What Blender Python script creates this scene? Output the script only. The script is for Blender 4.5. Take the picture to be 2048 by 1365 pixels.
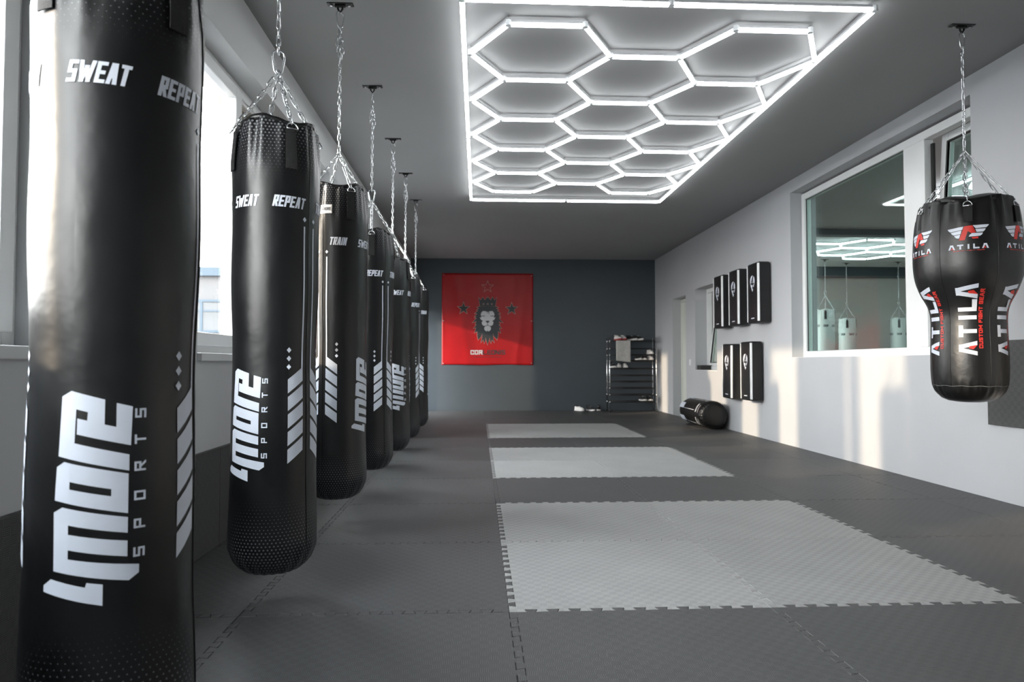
import bpy, bmesh, math, random
from mathutils import Vector, Matrix, noise
R = math.radians
PI = math.pi
random.seed(7)
for o in list(bpy.data.objects): bpy.data.objects.remove(o)
SC = bpy.context.scene
COL = SC.collection

# ------------------------------------------------------------------ camera
XL, XR, YB, YN, ZC = -1.35, 3.55, 13.6, -2.2, 3.02
cd = bpy.data.cameras.new('camera'); cam = bpy.data.objects.new('camera', cd); COL.objects.link(cam)
cam.location = (0, 0, .933)
cam.rotation_euler = (R(90 + 1.88), 0, R(-2.8))
cd.sensor_width = 36; cd.lens = 1370 / 2048 * 36
cd.clip_start = .05; cd.clip_end = 300
cd.dof.use_dof = True; cd.dof.focus_distance = 3.1; cd.dof.aperture_fstop = 4.5
SC.camera = cam

# ------------------------------------------------------------------ light and exposure
SC.view_settings.view_transform = 'Standard'; SC.view_settings.look = 'None'
SC.view_settings.gamma = 1; SC.view_settings.use_curve_mapping = False
SC.view_settings.exposure = 0.0
SKY = 27.0; SUN = 5.0; LED = 12.8
W = bpy.data.worlds.new('sky'); SC.world = W; W.use_nodes = True
nt = W.node_tree; bg = nt.nodes['Background']
tc = nt.nodes.new('ShaderNodeTexCoord'); sx = nt.nodes.new('ShaderNodeSeparateXYZ'); rp = nt.nodes.new('ShaderNodeValToRGB')
nt.links.new(tc.outputs['Generated'], sx.inputs[0]); nt.links.new(sx.outputs['Z'], rp.inputs[0]); nt.links.new(rp.outputs[0], bg.inputs[0])
rp.color_ramp.elements[0].position = 0.0; rp.color_ramp.elements[0].color = (1, .985, .96, 1)
rp.color_ramp.elements[1].position = .8; rp.color_ramp.elements[1].color = (.86, .93, 1, 1)
bg.inputs[1].default_value = SKY
sd = bpy.data.lights.new('sun', 'SUN'); sd.energy = SUN; sd.angle = R(1.6); sd.color = (1, .79, .56)
sun = bpy.data.objects.new('sun', sd); COL.objects.link(sun)
sun.rotation_euler = Vector((1, .41, -.285)).to_track_quat('-Z', 'Y').to_euler()
sun.location = (-8, -2, 5)
def portal(x, y0, y1, z0, z1):
    d = bpy.data.lights.new('window_portal', 'AREA'); d.shape = 'RECTANGLE'; d.size = y1 - y0; d.size_y = z1 - z0
    d.cycles.is_portal = True
    o = bpy.data.objects.new('window_portal', d); COL.objects.link(o)
    o.location = (x, (y0 + y1) / 2, (z0 + z1) / 2)
    o.rotation_euler = (R(90), 0, R(-90))
LWIN = [(-1.5, 2.27), (3.36, 6.22), (6.38, 8.5), (10.55, 11.25)]
LDOOR = (12.40, 13.45, -.02, 2.12)
for a, b in LWIN: portal(-1.56, a, b, .99, 2.66)
portal(-1.56, LDOOR[0], LDOOR[1], .0, 2.1)

# ------------------------------------------------------------------ materials
def mat(name, col, rough=.5, metal=0, spec=.5, nscale=0, namt=0, bump=0, bscale=40, coat=0, sheen=0):
    m = bpy.data.materials.new(name); m.use_nodes = True
    n = m.node_tree.nodes; l = m.node_tree.links; b = n['Principled BSDF']
    b.inputs['Base Color'].default_value = (*col, 1); b.inputs['Roughness'].default_value = rough
    b.inputs['Metallic'].default_value = metal; b.inputs['Specular IOR Level'].default_value = spec
    b.inputs['Coat Weight'].default_value = coat
    b.inputs['Sheen Weight'].default_value = sheen
    co = n.new('ShaderNodeTexCoord')
    if nscale:
        t = n.new('ShaderNodeTexNoise'); t.inputs['Scale'].default_value = nscale; t.inputs['Detail'].default_value = 4
        l.new(co.outputs['Object'], t.inputs['Vector'])
        r = n.new('ShaderNodeMapRange'); r.inputs['To Min'].default_value = 1 - namt; r.inputs['To Max'].default_value = 1 + namt
        r.inputs['From Min'].default_value = .3; r.inputs['From Max'].default_value = .7
        l.new(t.outputs['Fac'], r.inputs['Value'])
        x = n.new('ShaderNodeVectorMath'); x.operation = 'SCALE'; x.inputs[0].default_value = col
        l.new(r.outputs[0], x.inputs['Scale']); l.new(x.outputs[0], b.inputs['Base Color'])
    if bump:
        t = n.new('ShaderNodeTexNoise'); t.inputs['Scale'].default_value = bscale; t.inputs['Detail'].default_value = 5
        l.new(co.outputs['Object'], t.inputs['Vector'])
        k = n.new('ShaderNodeBump'); k.inputs['Strength'].default_value = bump; k.inputs['Distance'].default_value = .01
        l.new(t.outputs['Fac'], k.inputs['Height']); l.new(k.outputs[0], b.inputs['Normal'])
    return m
def emis(name, col, s):
    m = bpy.data.materials.new(name); m.use_nodes = True
    b = m.node_tree.nodes['Principled BSDF']; b.inputs['Base Color'].default_value = (.8, .8, .8, 1)
    b.inputs['Emission Color'].default_value = (*col, 1); b.inputs['Emission Strength'].default_value = s
    return m
def glass(name, tint, ior=1.5):
    m = bpy.data.materials.new(name); m.use_nodes = True
    n = m.node_tree.nodes; l = m.node_tree.links; n.clear()
    o = n.new('ShaderNodeOutputMaterial'); mx = n.new('ShaderNodeMixShader'); t = n.new('ShaderNodeBsdfTransparent'); g = n.new('ShaderNodeBsdfGlossy'); f = n.new('ShaderNodeFresnel')
    t.inputs[0].default_value = (*tint, 1); g.inputs['Roughness'].default_value = 0.0
    ge = n.new('ShaderNodeNewGeometry'); mr = n.new('ShaderNodeMapRange'); l.new(ge.outputs['Backfacing'], mr.inputs[0])
    mr.inputs['To Min'].default_value = ior; mr.inputs['To Max'].default_value = 1 / ior; l.new(mr.outputs[0], f.inputs[0])   # same reflection on both faces of the pane
    l.new(f.outputs[0], mx.inputs[0]); l.new(t.outputs[0], mx.inputs[1]); l.new(g.outputs[0], mx.inputs[2]); l.new(mx.outputs[0], o.inputs[0])
    return m
M = {}
M['wall'] = mat('grey_wall_paint', (.445, .452, .47), .75, nscale=1.2, namt=.03, bump=.04, bscale=90)
M['wall_left'] = mat('left_wall_paint', (.55, .56, .565), .75, nscale=1.2, namt=.03, bump=.04, bscale=90)
M['wall_back'] = mat('slate_wall_paint', (.060, .074, .087), .5, nscale=1.5, namt=.05, bump=.04, bscale=90)
M['ceiling'] = mat('ceiling_paint', (.285, .287, .288), .8, nscale=1, namt=.03)
M['slab'] = mat('concrete_slab', (.03, .03, .03), .9, nscale=5, namt=.2)
M['pvc'] = mat('white_window_frame', (.74, .75, .75), .3, nscale=3, namt=.02)
M['gasket'] = mat('black_gasket', (.02, .02, .02), .6)
M['tan'] = mat('tan_board', (.36, .27, .18), .7, nscale=8, namt=.1)
M['steel'] = mat('zinc_chain', (.78, .80, .82), .22, 1, nscale=30, namt=.06)
M['chrome'] = mat('chrome_tube', (.75, .76, .78), .2, 1)
M['blackmetal'] = mat('black_metal', (.015, .015, .016), .45, .2, nscale=20, namt=.2)
M['bolt'] = mat('bolt_steel', (.45, .45, .47), .3, 1)
M['vinylplain'] = mat('black_vinyl', (.0028, .0028, .003), .36, 0, .55, nscale=6, namt=.25, bump=.25, bscale=14)
M['padvinyl'] = mat('black_pad_leather', (.009, .009, .010), .42, nscale=12, namt=.2, bump=.15, bscale=60)
M['webbing'] = mat('black_webbing', (.012, .012, .013), .85, nscale=60, namt=.2, bump=.3, bscale=300)
M['print'] = mat('white_print', (.62, .66, .74), .42, nscale=15, namt=.04)
M['whitevinyl'] = mat('white_vinyl', (.72, .73, .74), .4, nscale=6, namt=.06)
M['redprint'] = mat('red_print', (.62, .035, .025), .45, nscale=15, namt=.05)
M['darkprint'] = mat('dark_print', (.035, .04, .045), .5, nscale=15, namt=.05)
M['thread'] = mat('grey_stitching', (.20, .20, .20), .7)
M['tube'] = emis('led_tube', (.96, .985, 1), LED)
M['tube2'] = emis('led_tube_next_room', (.92, .97, 1), LED * 1.6)
M['clear'] = mat('clear_connector', (.75, .78, .8), .15, nscale=20, namt=.05)
M['alu'] = mat('tube_housing', (.55, .56, .58), .4, .3, nscale=10, namt=.04)
M['banner'] = mat('red_banner_cloth', (.38, .007, .010), .38, 0, .35, nscale=4, namt=.05, bump=.05, bscale=200)
M['bwhite'] = mat('banner_light_print', (.55, .55, .56), .5, nscale=9, namt=.04)
M['boutline'] = mat('banner_outline_print', (.52, .30, .25), .5, nscale=9, namt=.04)
M['glassL'] = glass('clear_window_glass', (.95, .955, .95))
M['glassR'] = glass('green_tinted_glass', (.78, .90, .87), 1.6)
M['glassS'] = glass('pale_tinted_glass', (.80, .88, .84), 1.6)
M['annexceil'] = mat('next_room_ceiling_paint', (.42, .42, .42), .8, nscale=1, namt=.03)
M['door'] = mat('cream_door_paint', (.60, .62, .56), .4, nscale=3, namt=.02)
M['plastic'] = mat('white_plastic', (.75, .75, .75), .3, nscale=9, namt=.02)
M['towel'] = mat('grey_towel', (.46, .45, .43), .95, nscale=30, namt=.12, bump=.5, bscale=160)
M['shoewhite'] = mat('white_shoe_leather', (.72, .70, .68), .5, nscale=15, namt=.08)
M['shoeblack'] = mat('black_shoe_fabric', (.015, .015, .017), .7, nscale=15, namt=.2)
M['shoered'] = mat('red_sole_rubber', (.30, .03, .03), .6, nscale=15, namt=.1)
M['annex'] = mat('next_room_wall_paint', (.60, .56, .54), .8, nscale=1, namt=.05)
M['annexfloor'] = mat('next_room_floor', (.30, .22, .20), .7, nscale=2, namt=.1)
M['facade'] = mat('grey_facade_render', (.062, .062, .064), .8, nscale=.3, namt=.05)
M['fglass'] = mat('facade_window_glass', (.052, .056, .06), .6, nscale=.5, namt=.2)
M['roofblue'] = mat('blue_grey_trim', (.018, .035, .052), .6, nscale=.5, namt=.1)
M['asphalt'] = mat('asphalt', (.06, .06, .062), .9, nscale=2, namt=.15)
M['carpaint'] = mat('blue_grey_car_paint', (.035, .045, .075), .35, .1, nscale=2, namt=.03, coat=.6)
M['tyre'] = mat('tyre_rubber', (.02, .02, .02), .8)

def mnode(n, l, op, a, b=None, c=None):
    x = n.new('ShaderNodeMath'); x.operation = op
    for i, v in enumerate((a, b, c)):
        if v is None: continue
        if isinstance(v, (int, float)): x.inputs[i].default_value = v
        else: l.new(v, x.inputs[i])
    return x.outputs[0]

def mat_foam(name, col, rough, contrast):
    """EVA foam with the embossed basket weave: 25 mm squares of ribs, alternately lengthwise and crosswise"""
    m = bpy.data.materials.new(name); m.use_nodes = True
    n = m.node_tree.nodes; l = m.node_tree.links; b = n['Principled BSDF']
    co = n.new('ShaderNodeTexCoord'); s = n.new('ShaderNodeSeparateXYZ'); l.new(co.outputs['Object'], s.inputs[0])
    C = .0295
    # shift by a whole number of cells so the floor() checks stay positive
    X = mnode(n, l, 'ADD', mnode(n, l, 'DIVIDE', s.outputs[0], C), 200.0)
    Y = mnode(n, l, 'ADD', mnode(n, l, 'DIVIDE', s.outputs[1], C), 200.0)
    par = mnode(n, l, 'MODULO', mnode(n, l, 'ADD', mnode(n, l, 'FLOOR', X), mnode(n, l, 'FLOOR', Y)), 2.0)
    fx = mnode(n, l, 'FRACT', X); fy = mnode(n, l, 'FRACT', Y)
    k = 5.0
    def rib(f): return mnode(n, l, 'ABSOLUTE', mnode(n, l, 'SUBTRACT', mnode(n, l, 'FRACT', mnode(n, l, 'MULTIPLY', f, k)), .5))
    rx = rib(fx); ry = rib(fy)
    r = mnode(n, l, 'ADD', mnode(n, l, 'MULTIPLY', rx, par), mnode(n, l, 'MULTIPLY', ry, mnode(n, l, 'SUBTRACT', 1.0, par)))
    h = mnode(n, l, 'SMOOTHSTEP', r, .14, .30) if False else None
    mr = n.new('ShaderNodeMapRange'); mr.interpolation_type = 'SMOOTHSTEP'; l.new(r, mr.inputs['Value'])
    mr.inputs['From Min'].default_value = .30; mr.inputs['From Max'].default_value = .44
    nz = n.new('ShaderNodeTexNoise'); nz.inputs['Scale'].default_value = 3.2; nz.inputs['Detail'].default_value = 6
    l.new(co.outputs['Object'], nz.inputs['Vector'])
    nf = n.new('ShaderNodeTexNoise'); nf.inputs['Scale'].default_value = 260; l.new(co.outputs['Object'], nf.inputs['Vector'])
    oi = n.new('ShaderNodeObjectInfo')
    v = mnode(n, l, 'MULTIPLY', mnode(n, l, 'ADD', mnode(n, l, 'MULTIPLY', nz.outputs['Fac'], .26), .87), mnode(n, l, 'ADD', mnode(n, l, 'MULTIPLY', oi.outputs['Random'], .10), .95))
    # specular highlights on the ribs painted into the colour: ribs lighter, grooves darker
    v = mnode(n, l, 'MULTIPLY', v, mnode(n, l, 'ADD', mnode(n, l, 'MULTIPLY', mr.outputs[0], contrast), 1 - contrast * .35))
    pv = mnode(n, l, 'ADD', mnode(n, l, 'MULTIPLY', par, .13), .935)
    v = mnode(n, l, 'MULTIPLY', v, pv)
    x = n.new('ShaderNodeVectorMath'); x.operation = 'SCALE'; x.inputs[0].default_value = col
    l.new(v, x.inputs['Scale']); l.new(x.outputs[0], b.inputs['Base Color'])
    hh = mnode(n, l, 'ADD', mr.outputs[0], mnode(n, l, 'MULTIPLY', nf.outputs['Fac'], .3))
    bp = n.new('ShaderNodeBump'); bp.inputs['Strength'].default_value = .55; bp.inputs['Distance'].default_value = .0012
    l.new(hh, bp.inputs['Height']); l.new(bp.outputs[0], b.inputs['Normal'])
    b.inputs['Roughness'].default_value = rough; b.inputs['Specular IOR Level'].default_value = .45
    return m
M['matdark'] = mat_foam('dark_grey_eva_foam', (.070, .070, .0705), .5, 1.1)
M['matlight'] = mat_foam('light_grey_eva_foam', (.31, .31, .305), .55, .30)

def mat_bagskin(name, base, dot):
    """vinyl with printed halftone dots that shrink away from both ends (u = arc length, v = height in metres)"""
    m = bpy.data.materials.new(name); m.use_nodes = True
    n = m.node_tree.nodes; l = m.node_tree.links; b = n['Principled BSDF']
    uv = n.new('ShaderNodeUVMap'); uv.uv_map = 'UVMap'; s = n.new('ShaderNodeSeparateXYZ'); l.new(uv.outputs[0], s.inputs[0])
    p = 1.0242 / 72
    U = mnode(n, l, 'DIVIDE', s.outputs[0], p); V = mnode(n, l, 'DIVIDE', s.outputs[1], p * .866)
    row = mnode(n, l, 'FLOOR', V)
    U2 = mnode(n, l, 'ADD', U, mnode(n, l, 'MULTIPLY', mnode(n, l, 'MODULO', row, 2.0), .5))
    dx = mnode(n, l, 'SUBTRACT', mnode(n, l, 'FRACT', U2), .5)
    dy = mnode(n, l, 'MULTIPLY', mnode(n, l, 'SUBTRACT', mnode(n, l, 'FRACT', V), .5), .866)
    d = mnode(n, l, 'SQRT', mnode(n, l, 'ADD', mnode(n, l, 'MULTIPLY', dx, dx), mnode(n, l, 'MULTIPLY', dy, dy)))
    lo = n.new('ShaderNodeMapRange'); l.new(s.outputs[1], lo.inputs[0]); lo.inputs['From Min'].default_value = .36; lo.inputs['From Max'].default_value = .05
    lo.inputs['To Max'].default_value = .34
    hi = n.new('ShaderNodeMapRange'); l.new(s.outputs[1], hi.inputs[0]); hi.inputs['From Min'].default_value = 1.47; hi.inputs['From Max'].default_value = 1.77
    hi.inputs['To Max'].default_value = .34
    rad = mnode(n, l, 'MAXIMUM', lo.outputs[0], hi.outputs[0])
    msk = n.new('ShaderNodeMapRange'); l.new(mnode(n, l, 'SUBTRACT', rad, d), msk.inputs[0]); msk.inputs['From Min'].default_value = 0.0; msk.inputs['From Max'].default_value = .07
    nz = n.new('ShaderNodeTexNoise'); nz.inputs['Scale'].default_value = 5; l.new(s.inputs[0].links[0].from_socket, nz.inputs['Vector'])
    mx = n.new('ShaderNodeMix'); mx.data_type = 'RGBA'; l.new(msk.outputs[0], mx.inputs[0])
    mx.inputs[6].default_value = (*base, 1); mx.inputs[7].default_value = (*dot, 1)
    l.new(mx.outputs[2], b.inputs['Base Color'])
    rr = n.new('ShaderNodeMapRange'); l.new(nz.outputs['Fac'], rr.inputs[0]); rr.inputs['From Min'].default_value = .3; rr.inputs['From Max'].default_value = .7
    b.inputs['Specular IOR Level'].default_value = .42; rr.inputs['To Min'].default_value = .30; rr.inputs['To Max'].default_value = .42; l.new(rr.outputs[0], b.inputs['Roughness'])
    n2 = n.new('ShaderNodeTexNoise'); n2.inputs['Scale'].default_value = 11; n2.inputs['Detail'].default_value = 3; l.new(uv.outputs[0], n2.inputs['Vector'])
    bp = n.new('ShaderNodeBump'); bp.inputs['Strength'].default_value = .35; bp.inputs['Distance'].default_value = .006
    l.new(n2.outputs['Fac'], bp.inputs['Height']); l.new(bp.outputs[0], b.inputs['Normal'])
    return m
M['bagskin'] = mat_bagskin('black_bag_vinyl', (.0035, .0038, .0045), (.13, .135, .15))
M['bagwhite'] = mat_bagskin('white_bag_vinyl', (.70, .72, .71), (.62, .64, .63))

# ------------------------------------------------------------------ mesh builder
class MB:
    def __init__(s): s.v = []; s.f = []; s.mi = []; s.uv = {}; s.sm = []
    def add(s, vs, fs, mi=0, smooth=False):
        o = len(s.v); s.v += [tuple(p) for p in vs]
        for f in fs: s.f.append(tuple(i + o for i in f)); s.mi.append(mi); s.sm.append(smooth)
        return o
    def box(s, x0, x1, y0, y1, z0, z1, mi=0):
        vs = [(x, y, z) for z in (z0, z1) for y in (y0, y1) for x in (x0, x1)]
        s.add(vs, [(0, 2, 3, 1), (4, 5, 7, 6), (0, 1, 5, 4), (2, 6, 7, 3), (0, 4, 6, 2), (1, 3, 7, 5)], mi); return s
    def tube(s, pts, r, seg=8, mi=0, closed=False, caps=True, smooth=True):
        pts = [Vector(p) for p in pts]; n = len(pts); vs = []; fs = []
        up = None
        for i, p in enumerate(pts):
            if closed: t = pts[(i + 1) % n] - pts[i - 1]
            else: t = pts[min(i + 1, n - 1)] - pts[max(i - 1, 0)]
            t.normalize()
            if up is None:
                up = Vector((0, 0, 1)) if abs(t.z) < .9 else Vector((1, 0, 0))
            a = t.cross(up)
            if a.length < 1e-5: a = t.orthogonal()
            a.normalize(); b = a.cross(t).normalized(); up = b
            rr = r[i] if isinstance(r, (list, tuple)) else r
            for k in range(seg):
                q = 2 * PI * k / seg; vs.append(p + a * math.cos(q) * rr + b * math.sin(q) * rr)
        m = n if closed else n - 1
        for i in range(m):
            j = (i + 1) % n
            for k in range(seg):
                k2 = (k + 1) % seg; fs.append((i * seg + k, j * seg + k, j * seg + k2, i * seg + k2))
        if caps and not closed: fs.append(tuple(range(seg))); fs.append(tuple((n - 1) * seg + k for k in reversed(range(seg))))
        s.add(vs, fs, mi, smooth); return s
    def lathe(s, prof, seg=48, mi=0, fn=None, caps=True):
        vs = []; fs = []
        for (r, z) in prof:
            for k in range(seg):
                a = 2 * PI * k / seg
                rr, zz = fn(r, z, a) if fn else (r, z)
                vs.append((rr * math.sin(a), -rr * math.cos(a), zz))
        n = len(prof)
        for i in range(n - 1):
            for k in range(seg):
                k2 = (k + 1) % seg; fs.append((i * seg + k, i * seg + k2, (i + 1) * seg + k2, (i + 1) * seg + k))
        if caps: fs.append(tuple(reversed(range(seg)))); fs.append(tuple((n - 1) * seg + k for k in range(seg)))
        s.add(vs, fs, mi, True); return s
    def prism(s, poly, z0, z1, mi=0):
        n = len(poly)
        vs = [(x, y, z0) for x, y in poly] + [(x, y, z1) for x, y in poly]
        fs = [tuple(reversed(range(n))), tuple(range(n, 2 * n))] + [(i, (i + 1) % n, n + (i + 1) % n, n + i) for i in range(n)]
        s.add(vs, fs, mi); return s
    def build(s, name, mats, parent=None, loc=(0, 0, 0), rot=(0, 0, 0), uvf=None, smooth_angle=None, bevel=0):
        me = bpy.data.meshes.new(name); me.from_pydata(s.v, [], s.f)
        for m in (mats if isinstance(mats, (list, tuple)) else [mats]): me.materials.append(m)
        me.polygons.foreach_set('material_index', s.mi); me.polygons.foreach_set('use_smooth', s.sm)
        if uvf:
            ul = me.uv_layers.new(name='UVMap')
            for p in me.polygons:
                us = [uvf(me.vertices[me.loops[li].vertex_index].co) for li in p.loop_indices]
                mxu = max(u[0] for u in us)
                for li, u in zip(p.loop_indices, us):
                    uu = u[0] + (uvf.period if mxu - u[0] > uvf.period / 2 else 0)
                    ul.data[li].uv = (uu, u[1])
        me.update()
        o = bpy.data.objects.new(name, me); COL.objects.link(o)
        o.location = loc; o.rotation_euler = rot
        if parent: o.parent = parent
        if bevel:
            b = o.modifiers.new('bevel', 'BEVEL'); b.width = bevel; b.segments = 2; b.limit_method = 'ANGLE'
        return o
def tag(o, label=None, cat=None, group=None, kind=None):
    if label: o['label'] = label
    if cat: o['category'] = cat
    if group: o['group'] = group
    if kind: o['kind'] = kind
    return o
def empty(name, loc, rz=0, **k):
    o = bpy.data.objects.new(name, None); o.empty_display_size = .1; COL.objects.link(o); o.location = loc; o.rotation_euler = (0, 0, rz)
    return tag(o, **k)
def struct(o): o['kind'] = 'structure'; return o
def copy_tree(o, parent=None):
    c = o.copy(); COL.objects.link(c)
    if parent: c.parent = parent
    for ch in [x for x in bpy.data.objects if x.parent == o]: copy_tree(ch, c)
    return c

# ------------------------------------------------------------------ flat artwork: polygons cut into small cells and laid on a surface
def art(mb, poly, fn, step=.02, mi=1):
    bm = bmesh.new()
    vs = [bm.verts.new((x, y, 0)) for x, y in poly]
    try: f = bm.faces.new(vs)
    except ValueError: bm.free(); return
    f.normal_update()
    if f.normal.z < 0: f.normal_flip()
    bmesh.ops.triangulate(bm, faces=bm.faces[:], ngon_method='EAR_CLIP')
    if step:
        for ax in (0, 1):
            lo = min(p[ax] for p in poly); hi = max(p[ax] for p in poly)
            st = step if ax == 0 else step * 2.5
            k = math.floor(lo / st) + 1
            while k * st < hi:
                no = (1, 0, 0) if ax == 0 else (0, 1, 0); co = (k * st, 0, 0) if ax == 0 else (0, k * st, 0)
                bmesh.ops.bisect_plane(bm, geom=bm.verts[:] + bm.edges[:] + bm.faces[:], plane_co=co, plane_no=no)
                k += 1
    bm.verts.index_update()
    mb.add([fn(v.co.x, v.co.y) for v in bm.verts], [tuple(v.index for v in f.verts) for f in bm.faces], mi, True)
    bm.free()
GL = {  # centre-line strokes in a unit box
 'A': [[(0, 0), (.32, 1), (.68, 1), (1, 0)], [(.16, .33), (.84, .33)]], 'C': [[(1, .78), (1, 1), (0, 1), (0, 0), (1, 0), (1, .22)]],
 'E': [[(1, 1), (0, 1), (0, 0), (1, 0)], [(0, .5), (.85, .5)]], 'F': [[(1, 1), (0, 1), (0, 0)], [(0, .5), (.85, .5)]],
 'G': [[(1, .8), (1, 1), (0, 1), (0, 0), (1, 0), (1, .48), (.55, .48)]], 'H': [[(0, 0), (0, 1)], [(1, 0), (1, 1)], [(0, .5), (1, .5)]],
 'I': [[(.5, 0), (.5, 1)]], 'L': [[(0, 1), (0, 0), (1, 0)]], 'M': [[(0, 0), (0, 1), (.5, .35), (1, 1), (1, 0)]],
 'N': [[(0, 0), (0, 1), (1, 0), (1, 1)]], 'O': [[(0, 0), (0, 1), (1, 1), (1, 0), (0, 0)]], 'P': [[(0, 0), (0, 1), (1, 1), (1, .45), (0, .45)]],
 'R': [[(0, 0), (0, 1), (1, 1), (1, .5), (0, .5)], [(.45, .5), (1, 0)]], 'S': [[(1, 1), (0, 1), (0, .5), (1, .5), (1, 0), (0, 0)]],
 'T': [[(0, 1), (1, 1)], [(.5, 1), (.5, 0)]], 'U': [[(0, 1), (0, 0), (1, 0), (1, 1)]], 'W': [[(0, 1), (.22, 0), (.5, .72), (.78, 0), (1, 1)]],
 '4': [[(.75, 0), (.75, 1), (0, .35), (1, .35)]], 'm': [[(0, 0), (0, 1), (1, 1), (1, 0)], [(.5, 1), (.5, 0)]], ' ': []}
GW = {'I': .12, 'W': 1.6, 'M': 1.3, 'm': 1.3, ' ': .6}
def word(txt, h, w, t, gap=.35, shear=0):
    """polygons of a word centred at 0,0; h letter height, w letter width, t stroke"""
    adv = []; x = 0
    for ch in txt:
        lw = w * GW.get(ch, 1) if ch != 'I' else t; adv.append((x, lw)); x += lw + (t * gap if ch != ' ' else 0)
    tot = x - t * gap; out = []
    for ch, (x0, lw) in zip(txt, adv):
        cx = t / 2; sw = max(lw - t, 1e-4); sh = h - t
        for st in GL[ch]:
            P = [(x0 + cx + (px * sw if ch != 'I' else sw / 2), cx + py * sh) for px, py in st]
            for i in range(len(P) - 1):
                (ax, ay), (bx, by) = P[i], P[i + 1]
                d = math.hypot(bx - ax, by - ay); ux, uy = (bx - ax) / d, (by - ay) / d
                ea = t / 2 if (abs(ux) < .05 or abs(uy) < .05) else t * .22
                hx, hy = -uy * t / 2, ux * t / 2
                if abs(ux) > .05 and abs(uy) > .05:   # slanted legs end level with the letter
                    kx = (t / 2) / abs(uy)
                    if abs(uy) > .5:
                        s0 = (0 - ay + (cx if False else 0))
                        ex = ux / uy * t / 2 * (1 if uy > 0 else 1)
                        sg = 1 if uy > 0 else -1
                        q = [(ax - sg * ex - kx, ay - sg * t / 2), (ax - sg * ex + kx, ay - sg * t / 2), (bx + sg * ex + kx, by + sg * t / 2), (bx + sg * ex - kx, by + sg * t / 2)]
                        out.append([(a, min(max(b, 0), h)) for a, b in q]); continue
                a2 = (ax - ux * ea, ay - uy * ea); b2 = (bx + ux * ea, by + uy * ea)
                out.append([(a2[0] + hx, a2[1] + hy), (a2[0] - hx, a2[1] - hy), (b2[0] - hx, b2[1] - hy), (b2[0] + hx, b2[1] + hy)])
    return [[(x - tot / 2 + (y - h / 2) * shear, y - h / 2) for x, y in p] for p in out]

# ------------------------------------------------------------------ room shell
def wall_with_holes(name, x0, x1, y0, y1, z0, z1, holes, m):
    mb = MB(); ys = y0
    for (a, b, c, d) in sorted(holes):
        mb.box(x0, x1, ys, a, z0, z1)
        if c > z0: mb.box(x0, x1, a, b, z0, c)
        if d < z1: mb.box(x0, x1, a, b, d, z1)
        ys = b
    mb.box(x0, x1, ys, y1, z0, z1)
    return struct(mb.build(name, m))
struct(MB().box(-1.75, XR + .35, YN - .2, YB + .2, -.12, -.021).build('floor', M['slab']))
struct(MB().box(-1.75, XR + .35, YN - .2, YB + .2, ZC, ZC + .2).build('ceiling', M['ceiling']))
wall_with_holes('wall_left', -1.72, XL, YN - .2, YB + .2, -.12, ZC, [(a, b, .965, 2.66) for a, b in LWIN] + [LDOOR], M['wall_left'])
RW = (4.73, 7.60, 1.0, 2.88); RS = (10.05, 11.06, .82, 2.15); RD = (11.57, 12.37, -.02, 2.11)
wall_with_holes('wall_right', XR, XR + .30, YN - .2, YB + .2, -.12, ZC, [RW, RS, RD], M['wall'])
struct(MB().box(-1.72, XR + .3, YB, YB + .2, -.12, ZC).build('wall_back', M['wall_back']))
struct(MB().box(-1.72, XR + .3, YN - .2, YN, -.12, ZC).build('wall_behind', M['wall']))

# left windows
def frame_rect(mb, x0, x1, y0, y1, z0, z1, w, mi=0, wb=None):
    wb = wb or w
    mb.box(x0, x1, y0, y0 + w, z0, z1, mi); mb.box(x0, x1, y1 - w, y1, z0, z1, mi)
    mb.box(x0, x1, y0 + w, y1 - w, z0, z0 + wb, mi); mb.box(x0, x1, y0 + w, y1 - w, z1 - w, z1, mi)
def left_window(num, y0, y1, mull):
    z0, z1 = .985, 2.66; mb = MB(); frame_rect(mb, -1.56, -1.485, y0, y1, z0, z1, .06)
    edges = [y0 + .05] + [m for m in mull] + [y1 - .05]
    for m_ in mull: mb.box(-1.56, -1.485, m_ - .05, m_ + .05, z0 + .06, z1 - .06)
    w = struct(mb.build('window_%d' % num, M['pvc'], bevel=.004))
    for a, b in zip(edges[:-1], edges[1:]):
        a2 = a + (.05 if a in mull else 0); b2 = b - (.05 if b in mull else 0)
        fixed = a == 4.28
        s = MB(); frame_rect(s, -1.545 if not fixed else -1.53, -1.465 if not fixed else -1.50, a2 - .012, b2 + .012, z0 + .045, z1 - .045, .07 if not fixed else .03)
        so = s.build('window_sash', M['pvc'], w, bevel=.005)
        g = MB(); g.box(-1.512, -1.507, a2 + (.05 if not fixed else .01), b2 - (.045 if not fixed else .01), z0 + .07, z1 - .07); g.build('window_pane', M['glassL'], so)
    MB().box(-1.56, XL + .022, y0 + .002, y1 - .002, .945, .985).build('window_sill', M['pvc'], w, bevel=.004)
    hd = MB(); hd.box(-1.465, -1.45, (edges[1]) - .105, edges[1] - .08, 1.75, 1.82); hd.tube([(-1.445, edges[1] - .092, 1.79), (-1.425, edges[1] - .092, 1.79), (-1.425, edges[1] - .092, 1.68)], .009, 8)
    hd.build('window_handle', M['pvc'], w)
    return w
left_window(1, *LWIN[0], [-.2, 1.0])
left_window(2, *LWIN[1], [4.28, 5.30])
left_window(3, *LWIN[2], [7.5])
left_window(4, *LWIN[3], [])
gd = MB(); frame_rect(gd, -1.56, -1.485, LDOOR[0], LDOOR[1], 0, 2.11, .05)
gd = struct(gd.build('door_2', M['pvc'], bevel=.004))
s = MB(); frame_rect(s, -1.55, -1.475, LDOOR[0] + .04, LDOOR[1] - .04, .02, 2.07, .08); s = s.build('door_leaf', M['pvc'], gd, bevel=.004)
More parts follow.
